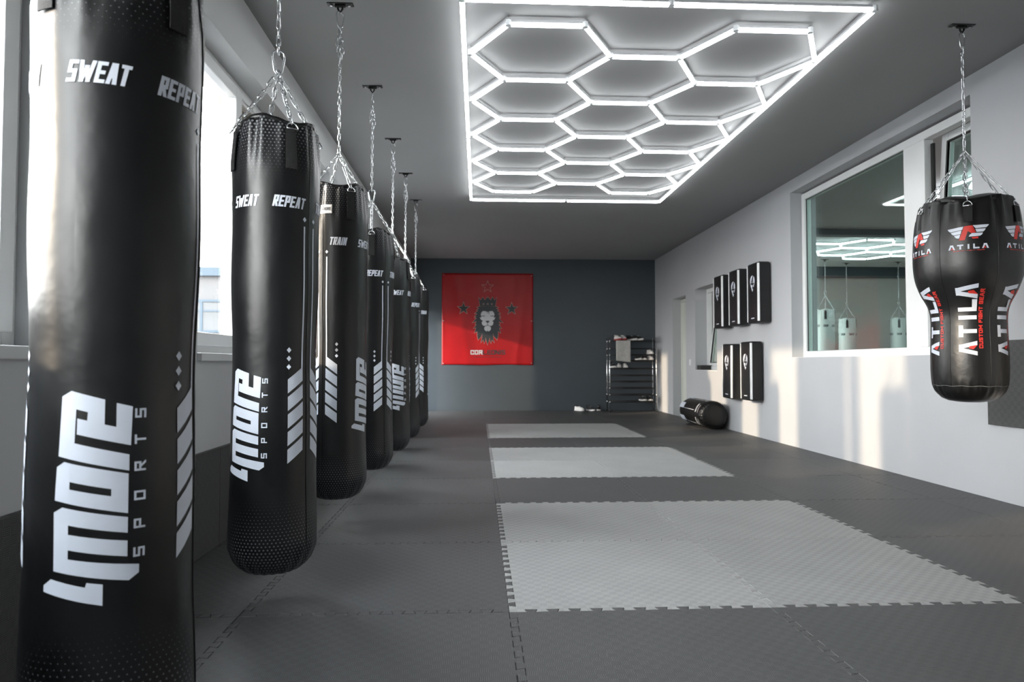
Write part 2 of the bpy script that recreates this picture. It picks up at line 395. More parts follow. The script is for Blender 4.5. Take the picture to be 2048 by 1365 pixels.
MB().box(-1.515, -1.508, LDOOR[0] + .10, LDOOR[1] - .10, .08, 2.0).build('door_pane', M['glassL'], s)
tp = MB(); tp.box(-1.60, -1.575, 4.40, 5.26, 1.0, 2.64); frame_rect(tp, -1.61, -1.565, 4.37, 5.29, .98, 2.655, .05)
tag(tp.build('shutter_board', M['tan']), 'tan board closing the middle pane of the left window above the second heavy bag', 'board')

# right windows
w5 = MB(); x0, x1 = 3.68, 3.76
frame_rect(w5, x0, x1, RW[0], RW[1], RW[2], RW[3] - .02, .07); w5.box(x0, x1, 5.44, 5.72, RW[2] + .07, RW[3] - .09)
w5 = struct(w5.build('window_5', M['pvc'], bevel=.004))
s = MB(); s.box(3.715, 3.735, 5.72, 7.53, 1.07, 2.79)
s.build('window_pane', M['glassR'], w5)
gk = MB(); frame_rect(gk, 3.70, 3.712, 5.712, 7.54, 1.06, 2.80, .012); gk.build('gasket', M['gasket'], w5)
MB().box(3.552, 3.79, RW[0] + .002, RW[1] - .002, .985, 1.003).build('window_sill', M['pvc'], w5)
def tilt_sash(parent, y0, y1, z0, z1, x, ang, gm, fw=.075):
    """sash hinged at the bottom, leaning into the room"""
    s = MB(); h = z1 - z0; frame_rect(s, -.03, .03, y0, y1, 0, h, fw)
    so = s.build('tilted_sash', M['pvc'], parent, loc=(x, 0, z0), rot=(0, ang, 0), bevel=.005)
    g = MB(); g.box(-.004, .004, y0 + fw, y1 - fw, fw, h - fw); g.build('window_pane', gm, so)
    k = MB(); frame_rect(k, -.031, -.010, y0 + fw - .012, y1 - fw + .012, fw - .012, h - fw + .012, .012); k.build('gasket', M['gasket'], so)
    return so
tilt_sash(w5, 4.80, 5.43, 1.06, 2.82, 3.735, R(4), M['glassR'])
sy = MB(); sy.box(3.735, 3.755, 5.41, 5.44, 1.1, 2.75); sy.build('gasket', M['gasket'], w5)
w6 = MB(); frame_rect(w6, 3.74, 3.81, RS[0], RS[1], RS[2] + .01, RS[3], .06)
w6 = struct(w6.build('window_6', M['pvc'], bevel=.003))
tilt_sash(w6, RS[0] + .05, RS[1] - .05, RS[2] + .07, RS[3] - .06, 3.78, R(7), M['glassS'], .06)
MB().box(3.552, 3.84, RS[0] + .002, RS[1] - .002, .80, .83).build('window_sill', M['pvc'], w6)
tag(MB().box(3.57, 3.77, 10.86, 11.05, .832, .905).build('ledge_box', M['gasket'], bevel=.006), 'black box on the sill of the small right window', 'box')
# door on the right
dr = MB(); dr.box(3.70, 3.78, RD[0], RD[0] + .06, 0, 2.10); dr.box(3.70, 3.78, RD[1] - .06, RD[1], 0, 2.10); dr.box(3.70, 3.78, RD[0] + .06, RD[1] - .06, 2.04, 2.10)
dr = struct(dr.build('door_1', M['door'], bevel=.004))
dl = MB(); dl.box(3.715, 3.76, RD[0] + .06, RD[1] - .06, .01, 2.04); dl = dl.build('door_leaf', M['door'], dr, bevel=.003)
hd = MB(); hd.tube([(3.715, 11.69, 1.03), (3.665, 11.69, 1.03), (3.665, 11.80, 1.03)], .009, 8); hd.box(3.70, 3.716, 11.67, 11.71, .93, 1.1); hd.build('door_handle', M['bolt'], dl)
ls = MB(); ls.box(3.539, 3.55, 11.29, 11.37, .90, 1.0); ls = tag(ls.build('light_switch', M['plastic'], bevel=.003), 'white light switch on the right wall beside the door', 'switch')
MB().box(3.533, 3.541, 11.305, 11.355, .92, .98).build('rocker', M['plastic'], ls, bevel=.002)

# next room seen through the right windows
AX, AY = 10.6, 14.7
struct(MB().box(XR + .3, AX + .1, 2.2, AY + .1, -.12, 0).build('floor_next_room', M['annexfloor']))
struct(MB().box(XR + .3, AX + .1, 2.2, AY + .1, ZC, ZC + .1).build('ceiling_next_room', M['annexceil']))
struct(MB().box(XR + .3, AX + .1, AY, AY + .1, 0, ZC).build('wall_next_room_back', M['annex']))
struct(MB().box(AX, AX + .1, 2.2, AY, 0, ZC).build('wall_next_room_side', M['annex']))
struct(MB().box(XR + .3, AX + .1, 2.1, 2.2, 0, ZC).build('wall_next_room_front', M['annex']))
struct(MB().box(XR + .3, AX, 10.3, 10.5, 2.93, ZC).build('trim_1', M['wall_back']))
struct(MB().box(XR + .3, AX, AY - .35, AY, 2.82, ZC).build('trim_2', M['wall_back']))

# ------------------------------------------------------------------ floor mats with dovetail edges
NT = 12; TD = .028
def seam(n=NT - 1):
    """points (t, offset) of an interlocking edge from t=0 to 1"""
    p = [(0, 0)]; w = 1.0 / NT
    for i in range(n):
        a = (i + .75) * w; b = (i + 1.25) * w; k = .0085
        p += [(a + k * .6, 0), (a - k * .5, TD), (b + k * .5, TD), (b - k * .6, 0)]
    p.append((1, 0)); return p
def inset(poly, d):
    n = len(poly); out = []
    for i in range(n):
        a, b, c = Vector(poly[i - 1]), Vector(poly[i]), Vector(poly[(i + 1) % n])
        u = (b - a).normalized(); v = (c - b).normalized()
        n1 = Vector((-u.y, u.x)); n2 = Vector((-v.y, v.x)); m = n1 + n2
        if m.length < 1e-6: m = n1
        m.normalize(); k = max(m.dot(n1), .35)
        out.append(tuple(b + m * d / k))
    return out
def tile_mesh(x0, x1, y0, y1, cl, cr, cb, ct):
    """tile spanning local box; c* = True makes that side a straight cut"""
    S = seam(); P = []
    def side(cut, pts):
        return pts if not cut else [pts[0], pts[-1]]
    P += side(cb, [(t, o) for t, o in S if x0 <= t <= x1 or t in (0, 1)]) if not cb else [(x0, y0), (x1, y0)]
    P = [(x, y if not cb else y) for x, y in P]
    if not cb: P = [(x0, 0)] + [p for p in P if x0 < p[0] < x1] + [(x1, 0)]
    rt = [(x1, y0 if cb else 0), (x1, y1)] if cr else [(1 + o, t) for t, o in S if y0 <= t <= y1]
    lt = [(x0, y0 if cb else 0), (x0, y1)] if cl else [(o, t) for t, o in S if y0 <= t <= y1]
    tp_ = [(x0, y1), (x1, y1)] if ct else [(x0, 1)] + [(t, 1 + o) for t, o in S if x0 < t < x1] + [(x1, 1)]
    poly = P + rt[1:] + list(reversed(tp_))[1:] + list(reversed(lt))[1:]
    q = []
    for p in poly:
        if not q or (Vector(p) - Vector(q[-1])).length > 1e-5: q.append(p)
    if (Vector(q[0]) - Vector(q[-1])).length < 1e-5: q.pop()
    g0 = inset(q, .0009); g1 = inset(q, .0024); n = len(q)
    mb = MB(); vs = [(x, y, -.02) for x, y in g0] + [(x, y, -.002) for x, y in g0] + [(x, y, 0) for x, y in g1]
    fs = [tuple(reversed(range(n)))] + [tuple(range(2 * n, 3 * n))]
    for i in range(n):
        j = (i + 1) % n
        fs += [(i, j, n + j, n + i), (n + i, n + j, 2 * n + j, 2 * n + i)]
    mb.add(vs, fs); return mb
X0, Y0 = .117, 2.60
cols = {-2: 'against the left wall', -1: 'in the column under the heavy bags', 0: 'left', 1: 'right', 2: 'in the column right of the pale mats', 3: 'in the strip along the right wall'}
rows = {-3: 'four rows nearer than the pale mats', -2: 'two rows nearer than the first pale block', -1: 'just in front of the first pale block',
 0: 'level with the near row of the first pale block', 1: 'level with the far row of the first pale block', 2: 'level with the first dark band between pale blocks',
 3: 'level with the near row of the middle pale block', 4: 'level with the far row of the middle pale block', 5: 'level with the second dark band between pale blocks',
 6: 'level with the near row of the farthest pale block', 7: 'level with the far row of the farthest pale block', 8: 'first row beyond the pale blocks', 9: 'second row beyond the pale blocks', 10: 'in the last row before the back wall'}
cache = {}
for n_ in range(-3, 11):
    for m_ in range(-2, 4):
        light = m_ in (0, 1) and n_ in (0, 1, 3, 4, 6, 7)
        key = (m_ == -2, m_ == 3, n_ == 10)
        if key not in cache or True:
            k2 = (key, light)
            if k2 not in cache:
                xa = XL + .004 - (X0 - 2) if m_ == -2 else 0; xb = XR - .004 - (X0 + 3) if m_ == 3 else 1; yb_ = YB - .004 - (Y0 + 10) if n_ == 10 else 1
                o = tile_mesh(xa, xb, 0, yb_, m_ == -2, m_ == 3, False, n_ == 10).build('floor_mat', M['matlight'] if light else M['matdark'])
                cache[k2] = o; first = True
            else: o = cache[k2].copy(); COL.objects.link(o)
        o.location = (X0 + m_, Y0 + n_, 0)
        if light:
            blk = {0: 'nearest', 1: 'middle', 2: 'farthest'}[n_ // 3]
            lab = 'light grey puzzle mat, %s %s corner of the %s pale block' % ('near' if n_ % 3 == 0 else 'far', cols[m_], blk); grp = 'light grey floor mats'
        else:
            c = cols[m_] if m_ not in (0, 1) else ('in the %s column of the pale mats' % cols[m_])
            short = {-2: 'at the left wall', -1: 'under the heavy bags', 0: 'left centre column', 1: 'right centre column', 2: 'right of the pale mats', 3: 'narrow strip at right wall'}[m_]
            rw = {-3: 'fourth row behind', -2: 'two rows before the pale mats', -1: 'one row before the pale mats', 0: 'beside first pale row', 1: 'beside second pale row', 2: 'in the first dark band',
                  3: 'beside third pale row', 4: 'beside fourth pale row', 5: 'in the second dark band', 6: 'beside fifth pale row', 7: 'beside sixth pale row', 8: 'first row past the pale mats', 9: 'second row past the pale mats', 10: 'last row at back wall'}[n_]
            lab = 'dark grey puzzle mat, %s, %s' % (short, rw); grp = 'dark grey floor mats'
        tag(o, lab, 'floor mat', grp)
# half mats standing against the left wall, and one fixed on the right wall
half = None
names = {0: 'nearest, left of the first heavy bag', 1: 'behind the first heavy bag', 2: 'between first and second heavy bag', 3: 'behind the second heavy bag', 4: 'behind the third heavy bag', 5: 'behind the fourth heavy bag', 6: 'farthest, behind the fifth heavy bag'}
for i in range(7):
    if half is None:
        half = tile_mesh(0, 1, .5, 1, True, True, True, True).build('wall_mat', M['matdark'])
        # shift local origin so the mat stands on its lower edge
        half.data.transform(Matrix.Translation((0, -.5, .02))); o = half
    else: o = half.copy(); COL.objects.link(o)
    o.rotation_euler = (R(90), 0, R(90)); o.location = (XL + .001, .6 + i * 1.0 + .02, .001)
    tag(o, 'dark foam half mat standing against left wall, ' + names[i], 'wall mat', 'foam mats on the left wall')
o = tile_mesh(0, 1, .42, 1, True, True, True, True).build('wall_mat', M['matdark'])
o.data.transform(Matrix.Translation((0, -.42, .02)))
o.rotation_euler = (R(90), 0, R(-90)); o.location = (XR - .001, 4.60, .51)
tag(o, 'dark foam mat fixed to the right wall behind the double-bulge bag', 'wall mat')

# ------------------------------------------------------------------ heavy bags
BR = .163; BL = 1.80
def wrap_uv(v):
    a = math.atan2(v.x, -v.y) % (2 * PI)
    return (a * BR, v.z)
wrap_uv.period = 2 * PI * BR
def bag_radius(z):
    if z < .10:
        t = max(0, z) / .10; return .075 + (BR - .075) * math.sin(t * PI / 2) ** .55
    if z > 1.62: return BR - .014 * ((z - 1.62) / .14) ** 1.4
    return BR + .004 * math.sin(z * 5 + 1) + .002 * math.sin(z * 13)
def bag_fn(seed):
    def f(r, z, a):
        k = 0
        if z > 1.51:
            q = (z - 1.51) / .25
            k = q * .006 * math.sin(a * 11 + seed + 2 * math.sin(a * 3)) + q * .004 * math.sin(a * 23 + seed * 2)
        if z < .14:
            q = max(0, 1 - z / .14); k += q * .004 * math.sin(a * 19 + seed)
        k += .0022 * noise.noise(Vector((math.cos(a) * 1.5, math.sin(a) * 1.5, z * 4 + seed * 3)))
        zz = z + (.012 * math.sin(a * 4 + seed) + .006 * math.sin(a * 9 + seed)) * max(0, (z - 1.66) / .1)
        return r + k, zz
    return f
def surf(seed, phi):
    fn = bag_fn(seed)
    def s(u, v, off=.0016):
        a = phi + u / BR
        r, z = fn(bag_radius(v), v, a)
        r += off; return (r * math.sin(a), -r * math.cos(a), z)
    return s
ZO = (987, )
def logo_pts(pts):
    """4MORE mark traced in a 268 x 817 frame; returns (u, v)"""
    out = []
    for x, y in pts:
        h = (500 - x) / 268; s_ = (987 - (y + (490 - x) * .03)) / 817
        out.append((.071 - h * .138, .372 + s_ * .425))
    return out
LOGO = [[(190, 922), (190, 898), (222, 875), (350, 912), (355, 895), (410, 908), (410, 987)],
 [(232, 845), (232, 625), (265, 607), (490, 665), (490, 725), (287, 675), (287, 710), (490, 755), (490, 815), (287, 768), (287, 802), (532, 853), (532, 885), (497, 908)],
 [(235, 580), (240, 455), (268, 437), (290, 443), (290, 595)], [(432, 482), (490, 498), (490, 650), (432, 634)],
 [(289, 443), (433, 482), (433, 551), (289, 512)], [(289, 540), (433, 578), (433, 634), (289, 595)],
 [(245, 415), (250, 190), (285, 170), (405, 208), (405, 303), (445, 315), (445, 223), (502, 240), (497, 390), (310, 335), (310, 275), (345, 285), (347, 253), (305, 240), (303, 368), (492, 425), (492, 487)]]
LINKP = .0355
def link_pts(c, d, side, L=.048, w=.0078):
    """stadium path of one chain link"""
    d = d.normalized(); sd_ = side; h = L / 2 - w
    P = []
    for k in range(4): a = -PI / 2 + PI * (k + .5) / 4; P.append(c + d * (h + w * math.cos(a)) + sd_ * w * math.sin(a))
    for k in range(4): a = PI / 2 + PI * (k + .5) / 4; P.append(c + d * (-h + w * math.cos(a)) + sd_ * w * math.sin(a))
    return P
def chain(mb, a, b, r=.0027, sag=0, roll=0):
    a, b = Vector(a), Vector(b); L = (b - a).length; n = max(2, round(L / LINKP)); d = (b - a) / n
    s1 = d.orthogonal().normalized(); s2 = d.cross(s1).normalized()
    s1, s2 = s1 * math.cos(roll) + s2 * math.sin(roll), s2 * math.cos(roll) - s1 * math.sin(roll)
    for i in range(n):
        c = a + d * (i + .5); c.z -= sag * math.sin(PI * (i + .5) / n)
        q = .25 * math.sin(i * 2.3)
        sd_ = s1 if i % 2 else s2; ot = s2 if i % 2 else s1
        mb.tube(link_pts(c, d, (sd_ * math.cos(q) + ot * math.sin(q)).normalized(), L=d.length + .0125), r, 6, closed=True)
def carabiner(mb, z0, z1, ang=0, r=.0042):
    h = z1 - z0; P = []
    prof = [(.007, 0), (.014, .10), (.017, .3), (.024, .72), (.022, .9), (.010, 1), (-.010, 1), (-.022, .9), (-.024, .72), (-.017, .3), (-.014, .10), (-.007, 0)]
    for x, t in prof: P.append((x * math.cos(ang), x * math.sin(ang), z0 + t * h))
    mb.tube(P, r, 8, closed=True)
def make_bag(x, y, zb, phi, strap, seed, label, group, ztop=ZC, cara='low', skin='bagskin', pr='print', jun=None, patch=False, spare=True, words=True):
    """heavy bag hanging from the ceiling; zb = height of its underside, phi = direction of the printed mark"""
    root = empty('heavy_bag', (x, y, zb), label=label, cat='punching bag', group=group)
    fn = bag_fn(seed)
    prof = [(bag_radius(z), z) for z in [.0, .006, .016, .03, .05, .07, .1, .14] + [.14 + i * .05 for i in range(1, 29)] + [1.57, 1.60, 1.63, 1.66, 1.69, 1.715, 1.735, 1.75]]
    mb = MB(); mb.lathe(prof, 96, 0, fn)
    s = surf(seed, phi)
    for c in (0, PI):                                            # everything printed comes twice round the bag
        off = c * BR
        if words:
            for p in LOGO: art(mb, [(u + off, v) for u, v in logo_pts(p)], s)
            for i, ch in enumerate('SPORTS'):
                cy = [803, 693, 585, 472, 367, 265][i]
                uc, vc = logo_pts([(531, cy + 2)])[0]
                for p in word(ch, .0215, .019, .0042): art(mb, [(uc + off - py, vc + px) for px, py in p], s)
            for sgn in (-1, 1):
                ui = PI / 2 * BR + sgn * .021; uo = PI / 2 * BR + sgn * .085
                for k in range(5):
                    zt = .80 - k * .0665
                    art(mb, [(ui + off, zt), (ui + off, zt - .053), (uo + off, zt - .101), (uo + off, zt - .048)], s)
                art(mb, [(ui + off, .80), (ui + off, 1.345), (ui + off + sgn * .007, 1.345), (ui + off + sgn * .007, .79)], s)
                for uu, zz, q in ((ui + sgn * .0035, 1.372, .0085), (uo - sgn * .004, .80, .009), (uo - sgn * .004, .832, .009), (uo - sgn * .004, .864, .009)):
                    art(mb, [(uu + off - q, zz), (uu + off, zz + q * 1.2), (uu + off + q, zz), (uu + off, zz - q * 1.2)], s)
        for w_, c2 in (('SWEAT', 0), ('REPEAT', 60), ('TRAIN', -60)):
            for p in word(w_, .044, .0182, .0076, .30, .20): art(mb, [(u + off + R(c2) * BR, v + 1.432) for u, v in p], s, .015)
    mb.build('bag_body', [M[skin], M[pr]], root, uvf=wrap_uv)
    sm = MB()                                                    # sewn seam, hem ring and sunken lid
    for c in (PI / 2, -PI / 2):
        fnp = [Vector(s(c * BR, z, .0012)) for z in [.06 + i * .05 for i in range(34)]]
        sm.tube(fnp, .0016, 6)
    sm.build('seam', M['vinylplain' if skin == 'bagskin' else 'whitevinyl'], root)
    lid = MB(); lid.lathe([(.002, 1.725), (.08, 1.73), (.13, 1.74), (.144, 1.76), (.150, 1.76), (.149, 1.74)], 64, 0, lambda r, z, a: (r + .003 * math.sin(a * 17 + seed), z + .012 * math.sin(a * 4 + seed) * (r / .15)))
    lid.build('lid', M['vinylplain' if skin == 'bagskin' else 'whitevinyl'], root)
    J = jun or 2.0
    top = J - zb
    for k in range(4):
        a = strap + k * PI / 2
        ro = bag_radius(1.6) + .006
        # webbing strap over the rim with its D-ring
        w = .021; wb = MB(); vs = []
        for z_, rr in ((1.56, .004), (1.60, .0045), (1.66, .005), (1.705, .006), (1.725, .008)):
            for da in (-w / BR, -w / BR / 2, 0, w / BR / 2, w / BR):
                r0 = bag_fn(seed)(bag_radius(z_), z_, a)[0]
                for o_ in (rr, rr + .003): vs.append(((r0 + o_) * math.sin(a + da), -(r0 + o_) * math.cos(a + da), z_ + .012 * math.sin(a * 4 + seed) * max(0, (z_ - 1.66) / .1)))
        fs = []
        def ix(i, j, o_): return (i * 5 + j) * 2 + o_
        for i in range(4):
            for j in range(4):
                fs.append((ix(i, j, 1), ix(i, j + 1, 1), ix(i + 1, j + 1, 1), ix(i + 1, j, 1))); fs.append((ix(i, j, 0), ix(i + 1, j, 0), ix(i + 1, j + 1, 0), ix(i, j + 1, 0)))
            fs.append((ix(i, 0, 0), ix(i, 0, 1), ix(i + 1, 0, 1), ix(i + 1, 0, 0))); fs.append((ix(i, 4, 0), ix(i + 1, 4, 0), ix(i + 1, 4, 1), ix(i, 4, 1)))
        for j in range(4): fs.append((ix(0, j, 0), ix(0, j + 1, 0), ix(0, j + 1, 1), ix(0, j, 1))); fs.append((ix(4, j, 0), ix(4, j, 1), ix(4, j + 1, 1), ix(4, j + 1, 0)))
        wb.add(vs, fs); st = wb.build('strap', M['webbing'], root)
        rr = ro + .006; ca, sa = math.sin(a), -math.cos(a); tx, ty = math.cos(a), math.sin(a)
        dr_ = MB(); P = []
        for q in range(14):
            t = PI * q / 13; P.append((rr * ca * (1 - .0) + tx * .022 * math.cos(t) - ca * .012 * math.sin(t), rr * sa + ty * .022 * math.cos(t) - sa * .012 * math.sin(t), 1.712 + .026 * math.sin(t)))
        dr_.tube(P, .0028, 6, closed=True); dr_.build('ring', M['steel'], st)
        ch = MB(); e = Vector(((rr - .012) * ca, (rr - .012) * sa, 1.737)); chain(ch, (0, 0, top), e, roll=k, sag=.004 + .006 * (k % 2))
        ch.build('chain', M['steel'], root)
    up = MB(); zt = ztop - zb - .055
    if cara == 'low':
        cb = MB(); carabiner(cb, top - .01, top + .085, .25); cb.build('carabiner', M['steel'], root)
        chain(up, (0, 0, top + .075), (0, 0, zt), roll=seed)
    else:
        cb = MB(); carabiner(cb, zt - .085, zt + .005, .7); cb.build('carabiner', M['steel'], root)
        chain(up, (0, 0, top), (0, 0, zt - .08), roll=seed)
    up.build('chain', M['steel'], root)
    if spare:
        sp = MB(); chain(sp, (0, 0, zt - .10), (.016, .004, zt - .20), roll=1); chain(sp, (.016, .004, zt - .20), (.012, -.006, zt - .27), roll=2); chain(sp, (-.012, .004, zt - .12), (-.016, 0, zt - .22), roll=.4)
        sp.build('spare_chain', M['steel'], root)
    if patch:
        pm = MB(); ps = surf(seed, strap - R(42) if patch is True else patch)
        art(pm, [(-.034, 1.585), (.034, 1.585), (.034, 1.635), (-.034, 1.635)], lambda u, v: ps(u, v, .002), .01, 0)
        x_ = -.026
        for ch in '4mORE':
            lw = .013 if ch == 'm' else .0095
            for p in word(ch, .017, lw / GW.get(ch, 1), .0028): art(pm, [(u + x_ + lw / 2, v + 1.61) for u, v in p], lambda u, v: ps(u, v, .0032), .01, 1)
            x_ += lw + .0012
        for (a_, b_, c_, d_) in ((-.032, .032, 1.5865, 1.5875), (-.032, .032, 1.6325, 1.6335), (-.032, -.031, 1.5865, 1.6335), (.031, .032, 1.5865, 1.6335)):
            art(pm, [(a_, c_), (b_, c_), (b_, d_), (a_, d_)], lambda u, v: ps(u, v, .0032), .01, 1)
        pl = pm.build('brand_patch', [M['plastic'], M['darkprint']], root); pl['label'] = 'small white sewn patch'
    return root
def ceiling_mount(x, y, z, label, rz=0):
    r = empty('ceiling_mount', (x, y, z), rz, label=label, cat='ceiling hook', group='ceiling plates of the bags')
    b = MB(); b.box(-.075, .075, -.022, .022, -.006, 0); b.build('plate', M['blackmetal'], r, bevel=.003)
    e = MB(); e.tube([(-.013, 0, -.006), (-.013, 0, -.03), (0, 0, -.05), (.013, 0, -.03), (.013, 0, -.006)], .006, 8); e.tube([(-.03, 0, -.012), (.03, 0, -.012)], .009, 8)
    e.build('eye', M['blackmetal'], r)
    for sx_ in (-.052, .052):
        t = MB(); t.tube([(sx_, 0, -.013), (sx_, 0, -.006)], .008, 6, smooth=False); t.build('bolt', M['bolt'], r)
    return r
ords = ['nearest', 'second', 'third', 'fourth', 'fifth', 'sixth', 'last']
# x, y, z of underside, print angle (deg, relative to the camera direction), strap angle, carabiner, junction height
BAGS = [(-.80, 1.555, .085, -14, 38, 'low', 2.1, False), (-.812, 2.78, .12, -43, 18, 'low', 2.115, False), (-.805, 3.955, .175, 60, 23, 'high', 2.15, True),
        (-.80, 5.137, .155, -52, 0, 'low', 2.15, False), (-.795, 6.34, .14, 17, 60, 'high', 2.12, False), (-.80, 7.49, .13, -14, 30, 'high', 2.10, False), (-.80, 8.72, .14, -80, 40, 'high', 2.1, False)]
lab = ['nearest black heavy bag at the left edge of the photo, largest of the row', 'second black heavy bag in the row, SWEAT and REPEAT facing front', 'third black heavy bag in the row, with small white patch near its top',
       'fourth black heavy bag in the row, between the patched bag and the fifth', 'fifth black heavy bag in the row, its big white mark facing front', 'sixth black heavy bag, second to last in the row', 'last black heavy bag in the row, closest to the red banner']
for i, (x, y, zb, ph, st, ca, ju, pt) in enumerate(BAGS):
    base = math.atan2(-x, y) * -1     # direction from the bag to the camera measured like the lathe angle
    camdir = math.atan2(0 - x, y)     # sin -> +x, -cos -> -y
    make_bag(x, y, zb, camdir + R(ph), camdir + R(st), i * 1.7 + .5, lab[i], 'black heavy bags along the left windows', cara=ca, jun=ju, patch=(camdir + R(-24)) if pt else False, spare=i > 1)
    ceiling_mount(x, y, ZC, 'black ceiling plate holding the %s heavy bag of the row' % ords[i])

# white bags in the next room
for i, (x, y, ph, lb) in enumerate(((6.93, 13.35, 60, 'white heavy bag in the next room, leftmost behind the window frame edge'), (7.62, 13.8, 30, 'white heavy bag in the next room, second from the left'), (8.60, 13.6, 60, 'white heavy bag in the next room, beside the window mullion'))):
    camdir = math.atan2(0 - x, y)
    make_bag(x, y, .25 if i == 0 else .10, camdir + R(ph), camdir, i + 3.3, lb, 'white heavy bags in the next room', skin='bagwhite', pr='darkprint', cara='low', jun=2.3 if i == 0 else 2.12, spare=False, words=False)
    ceiling_mount(x, y, ZC, ['black ceiling plate over the leftmost white bag beyond the window', 'black ceiling plate over the second white bag beyond the window', 'black ceiling plate over the white bag by the mullion'][i])

# ------------------------------------------------------------------ bag with bulging head on the right
def uppercut_bag(x, y):
    zb = .70
    root = empty('uppercut_bag', (x, y, zb), label='black bulge-topped uppercut bag with red and white lettering, hanging at the right', cat='punching bag')
    # (r, z) outline, z above the underside
    OUT = [(.06, .0), (.12, .008), (.155, .025), (.175, .05), (.187, .085), (.192, .10), (.196, .13), (.199, .2), (.198, .3), (.194, .42), (.193, .50), (.199, .56), (.215, .60), (.24, .65), (.262, .70), (.277, .76), (.284, .83), (.284, .90), (.281, .98), (.275, 1.06), (.268, 1.12), (.258, 1.17), (.252, 1.195)]
    def rad(z):
        for (a, b), (c, d) in zip(OUT[:-1], OUT[1:]):
            if z <= d: return a + (c - a) * (z - b) / (d - b)
        return OUT[-1][0]
    def fn(r, z, a):
        k = 0
        if z > .95: q = (z - .95) / .2; k += q * (.007 * math.sin(a * 15 + 2 * math.sin(a * 4)) + .004 * math.sin(a * 31))
        if z < .14: k += .004 * math.sin(a * 26) * (1 - abs(z - .085) / .06 if abs(z - .085) < .06 else 0)
        if .55 < z < .75: k += .003 * math.sin(a * 9 + 1) * math.sin((z - .55) / .2 * PI)
        zz = z + (.010 * math.sin(a * 4 + 1)) * max(0, (z - 1.05) / .1)
        return r + k, zz
    camdir = math.atan2(-x, y)
    mb = MB(); zs = []
    pr_ = []
    z = 0
    for (a, b), (c, d) in zip(OUT[:-1], OUT[1:]):
        n = max(1, round((d - b) / .02))
        for i in range(n): pr_.append((a + (c - a) * i / n, b + (d - b) * i / n))
    pr_.append(OUT[-1])
    # smooth the outline
    for _ in range(2): pr_ = [pr_[0]] + [((pr_[i - 1][0] + 2 * pr_[i][0] + pr_[i + 1][0]) / 4, pr_[i][1]) for i in range(1, len(pr_) - 1)] + [pr_[-1]]
    def rad(z):
        for (a, b), (c, d) in zip(pr_[:-1], pr_[1:]):
            if z <= d: return a + (c - a) * (z - b) / max(d - b, 1e-6)
        return pr_[-1][0]
    mb.lathe(pr_, 108, 0, fn)
    def surf2(a0, rref):
        def s_(u, v, off=.0017):
            a = a0 + u / rref; r, z_ = fn(rad(v), v, a); r += off
            return (r * math.sin(a), -r * math.cos(a), z_)
        return s_
    for k in range(6):
        a0 = camdir + R(2) + k * PI / 3
        s_ = surf2(a0, .28)
        # winged emblem: zoom frame 555..1270 x 300..600, centre 912
        def E(p): return [((x_ - 915) * .000285, .945 + (600 - y_) * .00028) for x_, y_ in p]
        for p in ([(555, 350), (835, 318), (812, 385), (605, 412), (575, 385)], [(612, 425), (800, 397), (785, 470), (665, 482), (635, 460)], [(672, 495), (780, 480), (757, 558), (715, 552), (690, 530)],
                  [(990, 305), (1270, 300), (1262, 325), (1225, 360), (1040, 370)], [(1035, 385), (1212, 383), (1195, 420), (1165, 448), (1055, 450)], [(975, 468), (1160, 468), (1145, 505), (1110, 532), (920, 538), (935, 500)]): art(mb, E(p), s_, .02, 1)
        for p in ([(845, 315), (985, 305), (905, 420), (850, 605), (755, 600)], [(985, 305), (1042, 455), (968, 468), (905, 420)], [(965, 550), (1075, 545), (1082, 582), (985, 585)]): art(mb, E(p), s_, .02, 2)
        for i, ch in enumerate('ATILA'):
            cx_ = (-.082, -.040, -.001, .036, .080)[i]
            P_ = word(ch, .028, .030 if ch != 'I' else .1, .0085)
            if ch == 'A': P_ = P_[:-1]
            for p in P_: art(mb, [(u + cx_, v + .906) for u, v in p], s_, .02, 1)
            if ch == 'A':
                sg = 1 if i == 0 else -1
                art(mb, [(cx_ + sg * -.004, .893), (cx_ + sg * .010, .893), (cx_ + sg * .004, .906)], lambda u, v: s_(u, v, .0026), .02, 2)
        for p in word('CUSTOM FIGHT GEAR', .0045, .0085, .0013, 1.2): art(mb, [(u * .98, v + .883) for u, v in p], s_, .02, 2)
        # tall lettering on the lower body, reading upwards
        s2 = surf2(a0 + R(-3), .196)
        def up(P_, ds, h0, mi, off=.0017):
            for p in P_: art(mb, [(h0 - v, ds + u) for u, v in p], lambda u, v: s2(u, v, off), .02, mi)
        cs = (.322, .422, .502, .572, .652)
        for i, ch in enumerate('ATILA'):
            P_ = word(ch, .090, .078 if ch in 'A' else .068 if ch != 'I' else .21, .023)
            if ch == 'A': P_ = P_[:-1]
            up(P_, cs[i], 0, 1)
            if ch == 'A':
                sg = -1 if i == 0 else 1
                up([[(-.006, -.026), (.018, -.045), (.012, -.008), (.0, -.004)]] if i == 0 else [[(-.018, -.045), (.006, -.026), (.0, -.004), (-.012, -.008)]], cs[i], 0, 2, .0026)
        up(word('CUSTOM FIGHT GEAR', .020, .0185, .0048, .75), .492, .064, 2)
    mb.build('bag_body', [M['vinylplain'], M['print'], M['redprint']], root)
    sm = MB()
    for k in range(6):
        a = camdir + R(32) + k * PI / 3; P_ = []
        for i in range(54):
            z_ = .1 + i * .0195; r, zz = fn(rad(z_), z_, a); r += .0012; P_.append((r * math.sin(a), -r * math.cos(a), zz))
        sm.tube(P_, .0016, 6)
    sm.build('seam', M['vinylplain'], root)
    th = MB(); P_ = []
    for i in range(120):
        a = 2 * PI * i / 120; r, zz = fn(rad(.1), .1, a); P_.append(((r + .0014) * math.sin(a), -(r + .0014) * math.cos(a), zz + .002 * math.sin(a * 13)))
